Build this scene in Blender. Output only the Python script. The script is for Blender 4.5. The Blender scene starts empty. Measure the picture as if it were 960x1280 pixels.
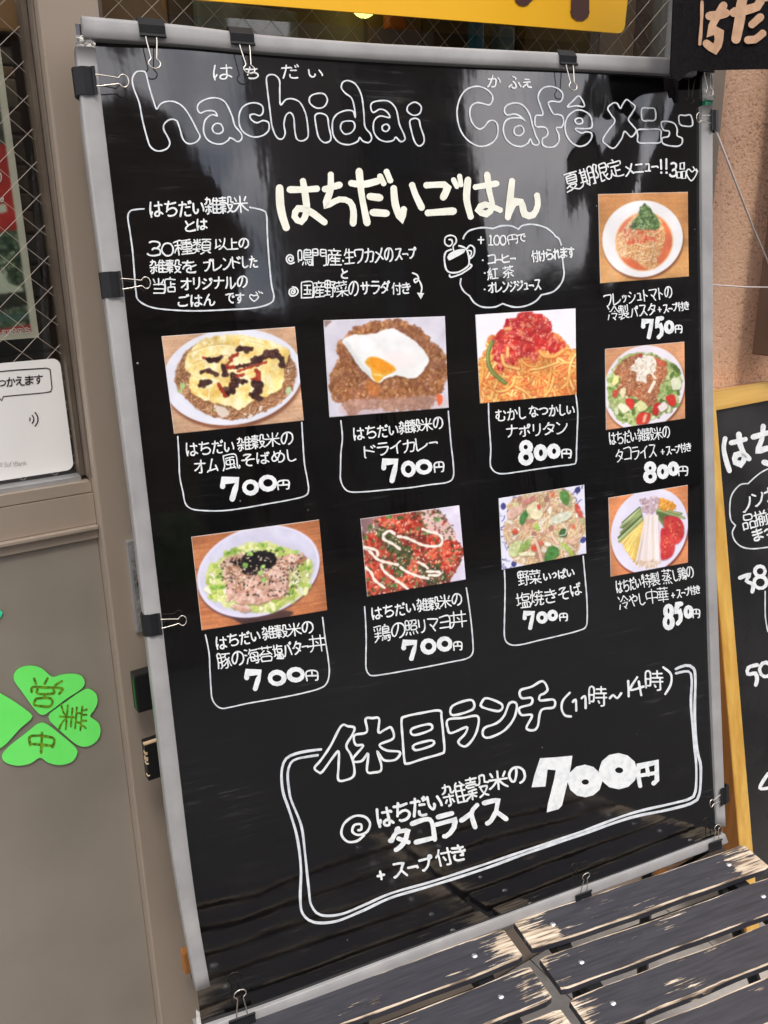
import bpy, bmesh, math, random, json
import numpy as np
from mathutils import Vector, Matrix
from mathutils.geometry import tessellate_polygon
random.seed(7); RNG=np.random.RandomState(11)
S=bpy.context.scene; COL=S.collection

# ---------------- camera (world: X along the shop wall, Y into the wall, Z up, metres)
CH=1.2830550
CF=Vector((0.51899207,0.79615544,-0.31110085)); CR=Vector((0.83510543,-0.54990814,-0.01414095)); CD=Vector((-0.18233528,-0.25246297,-0.95027169))
CAM=Vector((0,0,CH)); FPX=1100.0
cd_=bpy.data.cameras.new('camera'); cam=bpy.data.objects.new('camera',cd_); COL.objects.link(cam)
cd_.sensor_fit='VERTICAL'; cd_.sensor_height=36.0; cd_.lens=FPX/1280*36.0; cd_.clip_start=.02; cd_.clip_end=500
cam.matrix_world=Matrix(((CR.x,-CD.x,-CF.x,0),(CR.y,-CD.y,-CF.y,0),(CR.z,-CD.z,-CF.z,CH),(0,0,0,1)))
S.camera=cam
# ---------------- sky and sun
SUN_EL=math.radians(58); SUN_AZ=math.radians(200)     # azimuth clockwise from +Y: the sun stands behind the photographer
w=bpy.data.worlds.new('World'); S.world=w; w.use_nodes=True
nt=w.node_tree; nt.nodes.clear()
out=nt.nodes.new('ShaderNodeOutputWorld'); bg=nt.nodes.new('ShaderNodeBackground'); sky=nt.nodes.new('ShaderNodeTexSky')
sky.sky_type='NISHITA'; sky.sun_disc=False; sky.sun_elevation=SUN_EL; sky.sun_rotation=SUN_AZ; sky.dust_density=2.0
tc=nt.nodes.new('ShaderNodeTexCoord'); no=nt.nodes.new('ShaderNodeTexNoise'); no.inputs['Scale'].default_value=4.5; no.inputs['Detail'].default_value=5
rp=nt.nodes.new('ShaderNodeMapRange'); rp.inputs[1].default_value=.38; rp.inputs[2].default_value=.60; rp.inputs[3].default_value=.15; rp.inputs[4].default_value=1.0
mx=nt.nodes.new('ShaderNodeMixRGB'); mx.inputs[2].default_value=(21,20.2,20.8,1)
nt.links.new(tc.outputs['Generated'],no.inputs['Vector']); nt.links.new(no.outputs['Fac'],rp.inputs[0]); nt.links.new(rp.outputs[0],mx.inputs[0])
nt.links.new(sky.outputs[0],mx.inputs[1]); nt.links.new(mx.outputs[0],bg.inputs[0]); bg.inputs[1].default_value=.11
nt.links.new(bg.outputs[0],out.inputs[0])
sd=bpy.data.lights.new('sun','SUN'); sd.energy=1.1; sd.angle=math.radians(12); sd.color=(1,.95,.88)
sun=bpy.data.objects.new('sun',sd); COL.objects.link(sun)
sdir=Vector((math.sin(SUN_AZ)*math.cos(SUN_EL),math.cos(SUN_AZ)*math.cos(SUN_EL),math.sin(SUN_EL)))
sun.rotation_euler=sdir.to_track_quat('Z','Y').to_euler(); sun.location=(0,-3,6)
S.view_settings.view_transform='Standard'; S.view_settings.look='None'; S.view_settings.gamma=1; S.view_settings.exposure=0.45

# ---------------- measured places: a ray of the survey photograph met with a real plane
def ray(px,py): return CR*((px-480)/FPX)+CD*((py-640)/FPX)+CF
def onY(px,py,y):
    r=ray(px,py); return CAM+r*(y/r.y)
def onZ(px,py,z):
    r=ray(px,py); return CAM+r*((z-CH)/r.z)
BO=Vector((0.26886945,0.88399049,1.44625268)); BX=Vector((0.98727094,-0.15901206,-0.00335471)).normalized()
BN=-Vector((0.15628065,0.9737977,-0.16521015)).normalized()          # out of the board, to the street
BD=BX.cross(-BN)*-1
if BD.z>0: BD=-BD
BD=(BD-BX*BD.dot(BX)).normalized()
BW,BH=.7144,1.0
def bpt(u,v,z=0.0): return BO+BX*u+BD*v+BN*z
def buv(px,py,z=.001):
    r=ray(px,py); t=((BO+BN*z)-CAM).dot(BN)/r.dot(BN); P=CAM+r*t-BO
    return P.dot(BX),P.dot(BD)
def g(x,c,s): return math.exp(-((x-c)/s)**2)
def zsheet(u,v):
    z=.0016*math.sin(5.2*u+2.3*v+.6)+.0011*math.sin(9.5*u-4.1*v+2.0)+.0009*math.sin(12*v+3*u)
    z+=.0030*g(u,0.0,.055)*(-1)*(1-.4*v)+.0022*g(v,-.0,.05)*-1
    z+=.00055*math.sin(48*u+22*v)*g(u,.66,.09)*g(v,.10,.22)+.0003*math.sin(95*u+38*v)*g(u,.62,.12)*g(v,.15,.2)+.0005*math.sin(40*u-8*v)*g(u,.42,.12)*g(v,.2,.15)
    z+=.0005*math.sin(17*v-14*u)*g(v,.93,.07)*g(u,.45,.3)
    z+=.00012*math.sin(26*v+6*math.sin(9*u))*g(v,.9,.1)
    return z
def mapB(lift=.0006):
    def f(px,py,l=0.0):
        u,v=buv(px,py); return bpt(u,v,zsheet(min(max(u,-.03),BW+.03),v)+lift+l)
    return f
def mapY(y,lift=0.0):
    return lambda px,py,l=0.0: onY(px,py,y-lift-l)
def mapP(O,N,lift=.0005):
    def f(px,py,l=0.0):
        r=ray(px,py); t=((O+N*(lift+l))-CAM).dot(N)/r.dot(N); return CAM+r*t
    return f

# ---------------- object helpers
MW={}
def thing(name,label,cat,loc=(0,0,0),rot=None,group=None):
    o=bpy.data.objects.new(name,None); COL.objects.link(o); o.empty_display_size=.05
    m=Matrix.Translation(Vector(loc))
    if rot is not None: m=m@rot.to_4x4()
    o.matrix_world=m; MW[o.name]=m.copy()
    o['label']=label; o['category']=cat
    if group: o['group']=group
    return o
def tag(o,label,cat,group=None):
    o['label']=label; o['category']=cat
    if group: o['group']=group
    return o
def mesh(name,V,F,mat,parent=None,smooth=False,label=None,loc=None,kind=None):
    """V in world coordinates; stored in the local space of the parent (or round loc)."""
    V=[Vector(v) for v in V]
    if parent is not None:
        inv=MW[parent.name].inverted(); V=[inv@v for v in V]
    else:
        if loc is None:
            xs=[v.x for v in V];ys=[v.y for v in V];zs=[v.z for v in V]
            loc=Vector(((min(xs)+max(xs))/2,(min(ys)+max(ys))/2,min(zs)))
        loc=Vector(loc); V=[v-loc for v in V]
    me=bpy.data.meshes.new(name); me.from_pydata([tuple(v) for v in V],[],F); me.update()
    if smooth: me.polygons.foreach_set('use_smooth',[True]*len(me.polygons))
    o=bpy.data.objects.new(name,me); COL.objects.link(o)
    for m in (mat if isinstance(mat,(list,tuple)) else [mat]): me.materials.append(m)
    if parent is not None:
        o.parent=parent; MW[o.name]=MW[parent.name]
    else:
        o.location=loc; MW[o.name]=Matrix.Translation(loc)
    if label: o['label']=label
    if kind: o['kind']=kind
    return o
class MB:
    def __init__(s): s.V=[];s.F=[]
    def add(s,V,F):
        n=len(s.V); s.V+=[Vector(v) for v in V]; s.F+=[tuple(i+n for i in f) for f in F]; return s
    def box(s,a,b,bev=0.0):
        x0,y0,z0=[min(a[i],b[i]) for i in range(3)]; x1,y1,z1=[max(a[i],b[i]) for i in range(3)]
        if bev<=0:
            V=[(x0,y0,z0),(x1,y0,z0),(x1,y1,z0),(x0,y1,z0),(x0,y0,z1),(x1,y0,z1),(x1,y1,z1),(x0,y1,z1)]
            F=[(3,2,1,0),(4,5,6,7),(0,1,5,4),(1,2,6,5),(2,3,7,6),(3,0,4,7)]
            return s.add(V,F)
        bm=bmesh.new(); bmesh.ops.create_cube(bm,size=1)
        for v in bm.verts: v.co=Vector(((x0+x1)/2+v.co.x*(x1-x0),(y0+y1)/2+v.co.y*(y1-y0),(z0+z1)/2+v.co.z*(z1-z0)))
        bmesh.ops.bevel(bm,geom=bm.edges[:],offset=bev,segments=2,affect='EDGES',profile=.6)
        bm.verts.index_update(); V=[v.co.copy() for v in bm.verts]; F=[tuple(v.index for v in f.verts) for f in bm.faces]; bm.free()
        return s.add(V,F)
    def xf(s,m,start=0):
        for i in range(start,len(s.V)): s.V[i]=m@s.V[i]
        return s
    def tube(s,P,r,n=8,closed=False):
        P=[Vector(p) for p in P]; k=len(P); V=[];F=[]
        up=Vector((0,0,1)); prev=None
        for i,p in enumerate(P):
            a=P[(i-1)%k] if (i>0 or closed) else p; b=P[(i+1)%k] if (i<k-1 or closed) else p
            t=(b-a).normalized()
            if prev is None:
                q=t.cross(up); 
                if q.length<.1: q=t.cross(Vector((1,0,0)))
                q.normalize()
            else:
                q=(prev-t*prev.dot(t)).normalized()
            prev=q; w_=t.cross(q); rr=r[i] if isinstance(r,(list,tuple)) else r
            for j in range(n):
                an=2*math.pi*j/n; V.append(p+(q*math.cos(an)+w_*math.sin(an))*rr)
        m=k if closed else k-1
        for i in range(m):
            for j in range(n):
                a=i*n+j;b=i*n+(j+1)%n;c=((i+1)%k)*n+(j+1)%n;d=((i+1)%k)*n+j; F.append((a,b,c,d))
        if not closed:
            F.append(tuple(range(n-1,-1,-1))); F.append(tuple((k-1)*n+j for j in range(n)))
        return s.add(V,F)
    def build(s,name,mat,parent=None,**k): return mesh(name,s.V,s.F,mat,parent,**k)

# ---------------- materials
def mat(name,col,rough=.5,metal=0.0,**k):
    m=bpy.data.materials.new(name); m.use_nodes=True; b=m.node_tree.nodes['Principled BSDF']
    b.inputs['Base Color'].default_value=(*col,1); b.inputs['Roughness'].default_value=rough; b.inputs['Metallic'].default_value=metal
    for a,v in k.items(): b.inputs[a.replace('_',' ')].default_value=v
    return m
def N(m,t,**kw):
    n=m.node_tree.nodes.new(t)
    for k,v in kw.items():
        if k.startswith('i_'): n.inputs[k[2:].replace('_',' ')].default_value=v
        else: setattr(n,k,v)
    return n
def L(m,a,b): m.node_tree.links.new(a,b)
def ramp(m,fac,stops):
    r=N(m,'ShaderNodeValToRGB'); e=r.color_ramp.elements
    while len(e)<len(stops): e.new(.5)
    for el,(p,c) in zip(e,stops): el.position=p; el.color=(*c,1) if len(c)==3 else c
    L(m,fac,r.inputs[0]); return r.outputs[0]
def noisy(name,c1,c2,scale,rough=.5,metal=0.0,detail=4,bump=0.0,stretch=(1,1,1),lo=.35,hi=.65,bscale=None,rvar=0.0,coord='Object',**k):
    m=mat(name,c1,rough,metal,**k); b=m.node_tree.nodes['Principled BSDF']
    t=N(m,'ShaderNodeTexCoord'); mp=N(m,'ShaderNodeMapping'); mp.inputs['Scale'].default_value=stretch; L(m,t.outputs[coord],mp.inputs[0])
    n=N(m,'ShaderNodeTexNoise',i_Scale=scale,i_Detail=detail,i_Roughness=.6); L(m,mp.outputs[0],n.inputs['Vector'])
    L(m,ramp(m,n.outputs['Fac'],[(lo,c1),(hi,c2)]),b.inputs['Base Color'])
    if rvar:
        r=N(m,'ShaderNodeMapRange'); r.inputs[1].default_value=.3;r.inputs[2].default_value=.7;r.inputs[3].default_value=max(0.02,rough-rvar);r.inputs[4].default_value=rough+rvar
        L(m,n.outputs['Fac'],r.inputs[0]); L(m,r.outputs[0],b.inputs['Roughness'])
    if bump:
        n2=N(m,'ShaderNodeTexNoise',i_Scale=bscale or scale*3,i_Detail=3); L(m,mp.outputs[0],n2.inputs['Vector'])
        bp=N(m,'ShaderNodeBump',i_Strength=.5,i_Distance=bump); L(m,n2.outputs['Fac'],bp.inputs['Height']); L(m,bp.outputs[0],b.inputs['Normal'])
    return m
M={}
M['white']=noisy('white_marker_paint',(.66,.70,.70),(.82,.84,.82),110,.55,detail=4,lo=.34,hi=.56)
M['cream']=noisy('cream_marker_paint',(.78,.78,.64),(.88,.88,.76),60,.5)
M['faint']=noisy('translucent_marker_paint',(.54,.58,.60),(.74,.77,.78),90,.5,lo=.34,hi=.6)
M['rail']=noisy('grey_plastic_rail',(.285,.278,.27),(.37,.362,.35),14,.40,detail=8,bump=.0002,bscale=90,rvar=.10)
M['clip']=noisy('black_clip_steel',(.010,.010,.011),(.015,.015,.016),40,.5,0.0,IOR=1.3)
M['wire']=noisy('nickel_wire',(.62,.56,.47),(.75,.69,.60),30,.25,1.0)
M['post']=noisy('beige_aluminium',(.355,.29,.225),(.40,.325,.255),4,.42,.25,stretch=(1,1,.25),rvar=.07,detail=8)
M['panel']=noisy('taupe_door_panel',(.235,.205,.165),(.295,.258,.208),5,.45,.1,rvar=.10,detail=9,lo=.25,hi=.6)
M['sash']=noisy('brown_sash',(.10,.075,.055),(.14,.11,.08),20,.45,.3)
M['silver']=noisy('silver_sash',(.42,.42,.42),(.5,.5,.5),12,.35,.6)
M['plaster']=None
M['black_cloth']=noisy('black_cloth',(.008,.007,.008),(.016,.014,.015),300,.95,bump=.0003,bscale=900,IOR=1.12)
M['cloth_print']=noisy('orange_cloth_print',(.52,.31,.18),(.68,.42,.26),60,.9,bump=.0005,bscale=800)
M['black_wood']=noisy('black_chalk_panel',(.010,.010,.010),(.022,.021,.020),6,.3,rvar=.12)
M['dark']=mat('black_metal',(.012,.012,.013),.4,.2)
M['steel']=noisy('rivet_steel',(.55,.56,.58),(.7,.7,.7),60,.28,1.0)
M['yellow']=noisy('yellow_sign_plate',(.97,.50,.012),(.99,.54,.016),2,.45)
M['brown_print']=mat('brown_print',(.085,.035,.028),.4)
M['green']=noisy('fluorescent_green_paper',(.16,.93,.14),(.19,.97,.17),20,.6)
M['teal']=mat('teal_paper',(.03,.72,.38),.55)
M['olive_ink']=noisy('olive_marker_ink',(.06,.12,.004),(.20,.42,.012),260,.5,detail=2)
M['sticker']=noisy('white_sticker',(.80,.78,.745),(.83,.81,.775),5,.3)
M['ink']=mat('black_ink',(.025,.02,.02),.4)
M['grey_ink']=mat('grey_ink',(.33,.33,.33),.5)
M['string']=mat('white_cord',(.62,.55,.52),.7)
M['tape']=mat('green_tape',(.0,.20,.09),.4)
M['core']=mat('foam_board',(.5,.5,.48),.7)
M['interior']=noisy('brown_interior',(.12,.075,.05),(.32,.20,.13),2.5,.8,lo=.3,hi=.7)
M['brown_metal']=noisy('brown_downpipe',(.105,.06,.042),(.13,.078,.056),8,.45)

def vinyl():
    m=mat('black_vinyl',(.010,.010,.011),.09); b=m.node_tree.nodes['Principled BSDF']; b.inputs['IOR'].default_value=1.82
    t=N(m,'ShaderNodeTexCoord')
    n1=N(m,'ShaderNodeTexNoise',i_Scale=7.0,i_Detail=6,i_Roughness=.65); L(m,t.outputs['Object'],n1.inputs['Vector'])
    mp=N(m,'ShaderNodeMapping'); mp.inputs['Scale'].default_value=(3,60,60); mp.inputs['Rotation'].default_value=(0,0,.06); L(m,t.outputs['Object'],mp.inputs[0])
    n2=N(m,'ShaderNodeTexNoise',i_Scale=4.0,i_Detail=4,i_Roughness=.7); L(m,mp.outputs[0],n2.inputs['Vector'])
    # smears of wiped marker: thin grey film
    ml=N(m,'ShaderNodeMath',operation='MULTIPLY'); L(m,n1.outputs['Fac'],ml.inputs[0]); L(m,n2.outputs['Fac'],ml.inputs[1])
    c=ramp(m,ml.outputs[0],[(.22,(.0030,.0028,.0030)),(.34,(.0055,.0052,.0050)),(.47,(.040,.038,.036))]); 
    v=N(m,'ShaderNodeTexVoronoi',i_Scale=38.0); L(m,t.outputs['Object'],v.inputs['Vector'])
    dots=ramp(m,v.outputs['Distance'],[(.028,(.30,.30,.29)),(.05,(0,0,0))])
    n4=N(m,'ShaderNodeTexNoise',i_Scale=5.0,i_Detail=2); L(m,t.outputs['Object'],n4.inputs['Vector'])
    dm=N(m,'ShaderNodeMixRGB',blend_type='MULTIPLY'); dm.inputs[0].default_value=1; L(m,dots,dm.inputs[1]); L(m,ramp(m,n4.outputs['Fac'],[(.52,(0,0,0)),(.66,(1,1,1))]),dm.inputs[2])
    ad=N(m,'ShaderNodeMixRGB',blend_type='ADD'); ad.inputs[0].default_value=1; L(m,c,ad.inputs[1]); L(m,dm.outputs[0],ad.inputs[2])
    L(m,ad.outputs[0],b.inputs['Base Color'])
    r=N(m,'ShaderNodeMapRange'); r.inputs[1].default_value=.3;r.inputs[2].default_value=.72;r.inputs[3].default_value=.012;r.inputs[4].default_value=.11
    L(m,n1.outputs['Fac'],r.inputs[0]); L(m,r.outputs[0],b.inputs['Roughness'])
    n3=N(m,'ShaderNodeTexNoise',i_Scale=26.0,i_Detail=3); L(m,t.outputs['Object'],n3.inputs['Vector'])
    mp2=N(m,'ShaderNodeMapping'); mp2.inputs['Scale'].default_value=(26,5,5); L(m,t.outputs['Object'],mp2.inputs[0])
    n5=N(m,'ShaderNodeTexNoise',i_Scale=1.0,i_Detail=3); L(m,mp2.outputs[0],n5.inputs['Vector'])
    bp=N(m,'ShaderNodeBump',i_Strength=.3,i_Distance=.0003); L(m,n3.outputs['Fac'],bp.inputs['Height'])
    bp2=N(m,'ShaderNodeBump',i_Strength=.4,i_Distance=.0005); L(m,n5.outputs['Fac'],bp2.inputs['Height']); L(m,bp.outputs[0],bp2.inputs['Normal'])
    L(m,bp2.outputs[0],b.inputs['Normal'])
    return m
M['vinyl']=vinyl()
def glassmat():
    m=bpy.data.materials.new('window_glass'); m.use_nodes=True; nt=m.node_tree; nt.nodes.clear()
    o=N(m,'ShaderNodeOutputMaterial'); mixn=N(m,'ShaderNodeMixShader'); tr=N(m,'ShaderNodeBsdfTransparent'); tr.inputs[0].default_value=(.86,.87,.84,1)
    gl=N(m,'ShaderNodeBsdfGlossy'); gl.inputs['Roughness'].default_value=.03; gl.inputs[0].default_value=(1,1,1,1)
    fr=N(m,'ShaderNodeFresnel',i_IOR=1.52); ml=N(m,'ShaderNodeMath',operation='MULTIPLY'); ml.inputs[1].default_value=1.5; ml.use_clamp=True
    ge=N(m,'ShaderNodeNewGeometry'); fb=N(m,'ShaderNodeMath',operation='SUBTRACT'); fb.inputs[0].default_value=1.0; L(m,ge.outputs['Backfacing'],fb.inputs[1]); fm=N(m,'ShaderNodeMath',operation='MULTIPLY'); L(m,fr.outputs[0],ml.inputs[0]); L(m,ml.outputs[0],fm.inputs[0]); L(m,fb.outputs[0],fm.inputs[1]); L(m,fm.outputs[0],mixn.inputs[0]); L(m,tr.outputs[0],mixn.inputs[1]); L(m,gl.outputs[0],mixn.inputs[2]); L(m,mixn.outputs[0],o.inputs[0])
    return m
M['glass']=glassmat()
def plaster():
    m=mat('orange_plaster',(.58,.33,.2),.9); b=m.node_tree.nodes['Principled BSDF']; t=N(m,'ShaderNodeTexCoord')
    mp=N(m,'ShaderNodeMapping'); mp.inputs['Scale'].default_value=(1,1,1.6); mp.inputs['Rotation'].default_value=(0,.5,0); L(m,t.outputs['Object'],mp.inputs[0])
    n=N(m,'ShaderNodeTexNoise',i_Scale=170.0,i_Detail=4,i_Roughness=.6); L(m,mp.outputs[0],n.inputs['Vector'])
    n2=N(m,'ShaderNodeTexNoise',i_Scale=9.0,i_Detail=4); L(m,t.outputs['Object'],n2.inputs['Vector'])
    ml=N(m,'ShaderNodeMath',operation='MULTIPLY_ADD'); ml.inputs[1].default_value=.35; L(m,n2.outputs['Fac'],ml.inputs[0]); L(m,n.outputs['Fac'],ml.inputs[2])
    c=ramp(m,ml.outputs[0],[(.50,(.42,.24,.15)),(.58,(.72,.43,.27)),(.80,(.82,.52,.35))]); L(m,c,b.inputs['Base Color'])
    bp=N(m,'ShaderNodeBump',i_Strength=.8,i_Distance=.002); L(m,ml.outputs[0],bp.inputs['Height']); L(m,bp.outputs[0],b.inputs['Normal'])
    return m
M['plaster']=plaster()
def slatwood():
    m=mat('chipped_dark_paint',(.05,.05,.06),.5); b=m.node_tree.nodes['Principled BSDF']; t=N(m,'ShaderNodeTexCoord'); oi=N(m,'ShaderNodeObjectInfo')
    of=N(m,'ShaderNodeVectorMath',operation='SCALE'); cx=N(m,'ShaderNodeCombineXYZ'); 
    for i in range(3): L(m,oi.outputs['Random'],cx.inputs[i])
    L(m,cx.outputs[0],of.inputs[0]); of.inputs['Scale'].default_value=37.0
    ad=N(m,'ShaderNodeVectorMath',operation='ADD'); L(m,t.outputs['Object'],ad.inputs[0]); L(m,of.outputs[0],ad.inputs[1])
    mp=N(m,'ShaderNodeMapping'); mp.inputs['Scale'].default_value=(13,260,60); mp.inputs['Rotation'].default_value=(0,0,.03); L(m,ad.outputs[0],mp.inputs[0])
    n=N(m,'ShaderNodeTexNoise',i_Scale=1.0,i_Detail=6,i_Roughness=.72); L(m,mp.outputs[0],n.inputs['Vector'])
    mp2=N(m,'ShaderNodeMapping'); mp2.inputs['Scale'].default_value=(9,22,9); L(m,ad.outputs[0],mp2.inputs[0])
    n2=N(m,'ShaderNodeTexNoise',i_Scale=1.0,i_Detail=3,i_Roughness=.6); L(m,mp2.outputs[0],n2.inputs['Vector'])
    at=N(m,'ShaderNodeAttribute',attribute_name='wear')
    s1=N(m,'ShaderNodeMath',operation='MULTIPLY_ADD'); s1.inputs[1].default_value=.85; L(m,n2.outputs['Fac'],s1.inputs[0]); L(m,n.outputs['Fac'],s1.inputs[2])
    s2=N(m,'ShaderNodeMath',operation='MULTIPLY_ADD'); s2.inputs[1].default_value=.30; L(m,at.outputs['Fac'],s2.inputs[0]); L(m,s1.outputs[0],s2.inputs[2])
    k=ramp(m,s2.outputs[0],[(0,(0,0,0)),(1,(1,1,1))])
    mr=N(m,'ShaderNodeMapRange'); mr.inputs[1].default_value=1.125; mr.inputs[2].default_value=1.145; L(m,s2.outputs[0],mr.inputs[0])
    mp3=N(m,'ShaderNodeMapping'); mp3.inputs['Scale'].default_value=(20,260,60); L(m,ad.outputs[0],mp3.inputs[0])
    n3=N(m,'ShaderNodeTexNoise',i_Scale=1.0,i_Detail=4); L(m,mp3.outputs[0],n3.inputs['Vector'])
    wood=ramp(m,n3.outputs['Fac'],[(.38,(.14,.10,.07)),(.46,(.46,.36,.25)),(.66,(.74,.63,.48))])
    paint=ramp(m,n3.outputs['Fac'],[(.3,(.025,.025,.031)),(.7,(.050,.049,.057))])
    mixc=N(m,'ShaderNodeMixRGB'); L(m,mr.outputs[0],mixc.inputs[0]); L(m,paint,mixc.inputs[1]); L(m,wood,mixc.inputs[2]); L(m,mixc.outputs[0],b.inputs['Base Color'])
    rr=N(m,'ShaderNodeMapRange'); rr.inputs[3].default_value=.48; rr.inputs[4].default_value=.8; L(m,mr.outputs[0],rr.inputs[0]); L(m,rr.outputs[0],b.inputs['Roughness'])
    inv=N(m,'ShaderNodeMath',operation='MULTIPLY_ADD'); inv.inputs[1].default_value=-1.0; L(m,mr.outputs[0],inv.inputs[0]); ms=N(m,'ShaderNodeMath',operation='MULTIPLY'); ms.inputs[1].default_value=.25; L(m,n3.outputs['Fac'],ms.inputs[0]); L(m,ms.outputs[0],inv.inputs[2])
    bp=N(m,'ShaderNodeBump',i_Strength=.8,i_Distance=.0006); L(m,inv.outputs[0],bp.inputs['Height']); L(m,bp.outputs[0],b.inputs['Normal'])
    return m
M['slat']=slatwood()
def pine(name,c1,c2,axis):
    sc={'z':(30,30,1.6),'x':(1.6,30,30)}[axis]
    return noisy(name,c1,c2,1.6,.38,stretch=sc,lo=.3,hi=.7,detail=6,bump=.0004,bscale=6)
M['pine_z']=pine('yellow_pine_upright',(.50,.25,.035),(.78,.48,.11),'z'); M['pine_x']=pine('yellow_pine_rail',(.50,.26,.04),(.76,.47,.12),'x')
M['pine_side']=noisy('brown_wood_and_side_shade',(.30,.115,.025),(.42,.17,.04),3,.45,stretch=(20,20,1))  # plain brown wood; on the framed board this brown also carries side shade
M['concrete']=noisy('concrete_paving',(.30,.28,.25),(.42,.395,.36),14,.85,detail=8,bump=.001,bscale=220)
M['asphalt']=noisy('asphalt',(.045,.045,.047),(.065,.065,.066),60,.85,detail=8,bump=.002,bscale=300)
def printmat():
    m=mat('laminated_photo_print',(.5,.5,.5),.32); b=m.node_tree.nodes['Principled BSDF']; a=N(m,'ShaderNodeAttribute',attribute_name='ink'); L(m,a.outputs['Color'],b.inputs['Base Color'])
    b.inputs['Coat Weight'].default_value=.6; b.inputs['Coat Roughness'].default_value=.08
    return m
M['print']=printmat()

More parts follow.
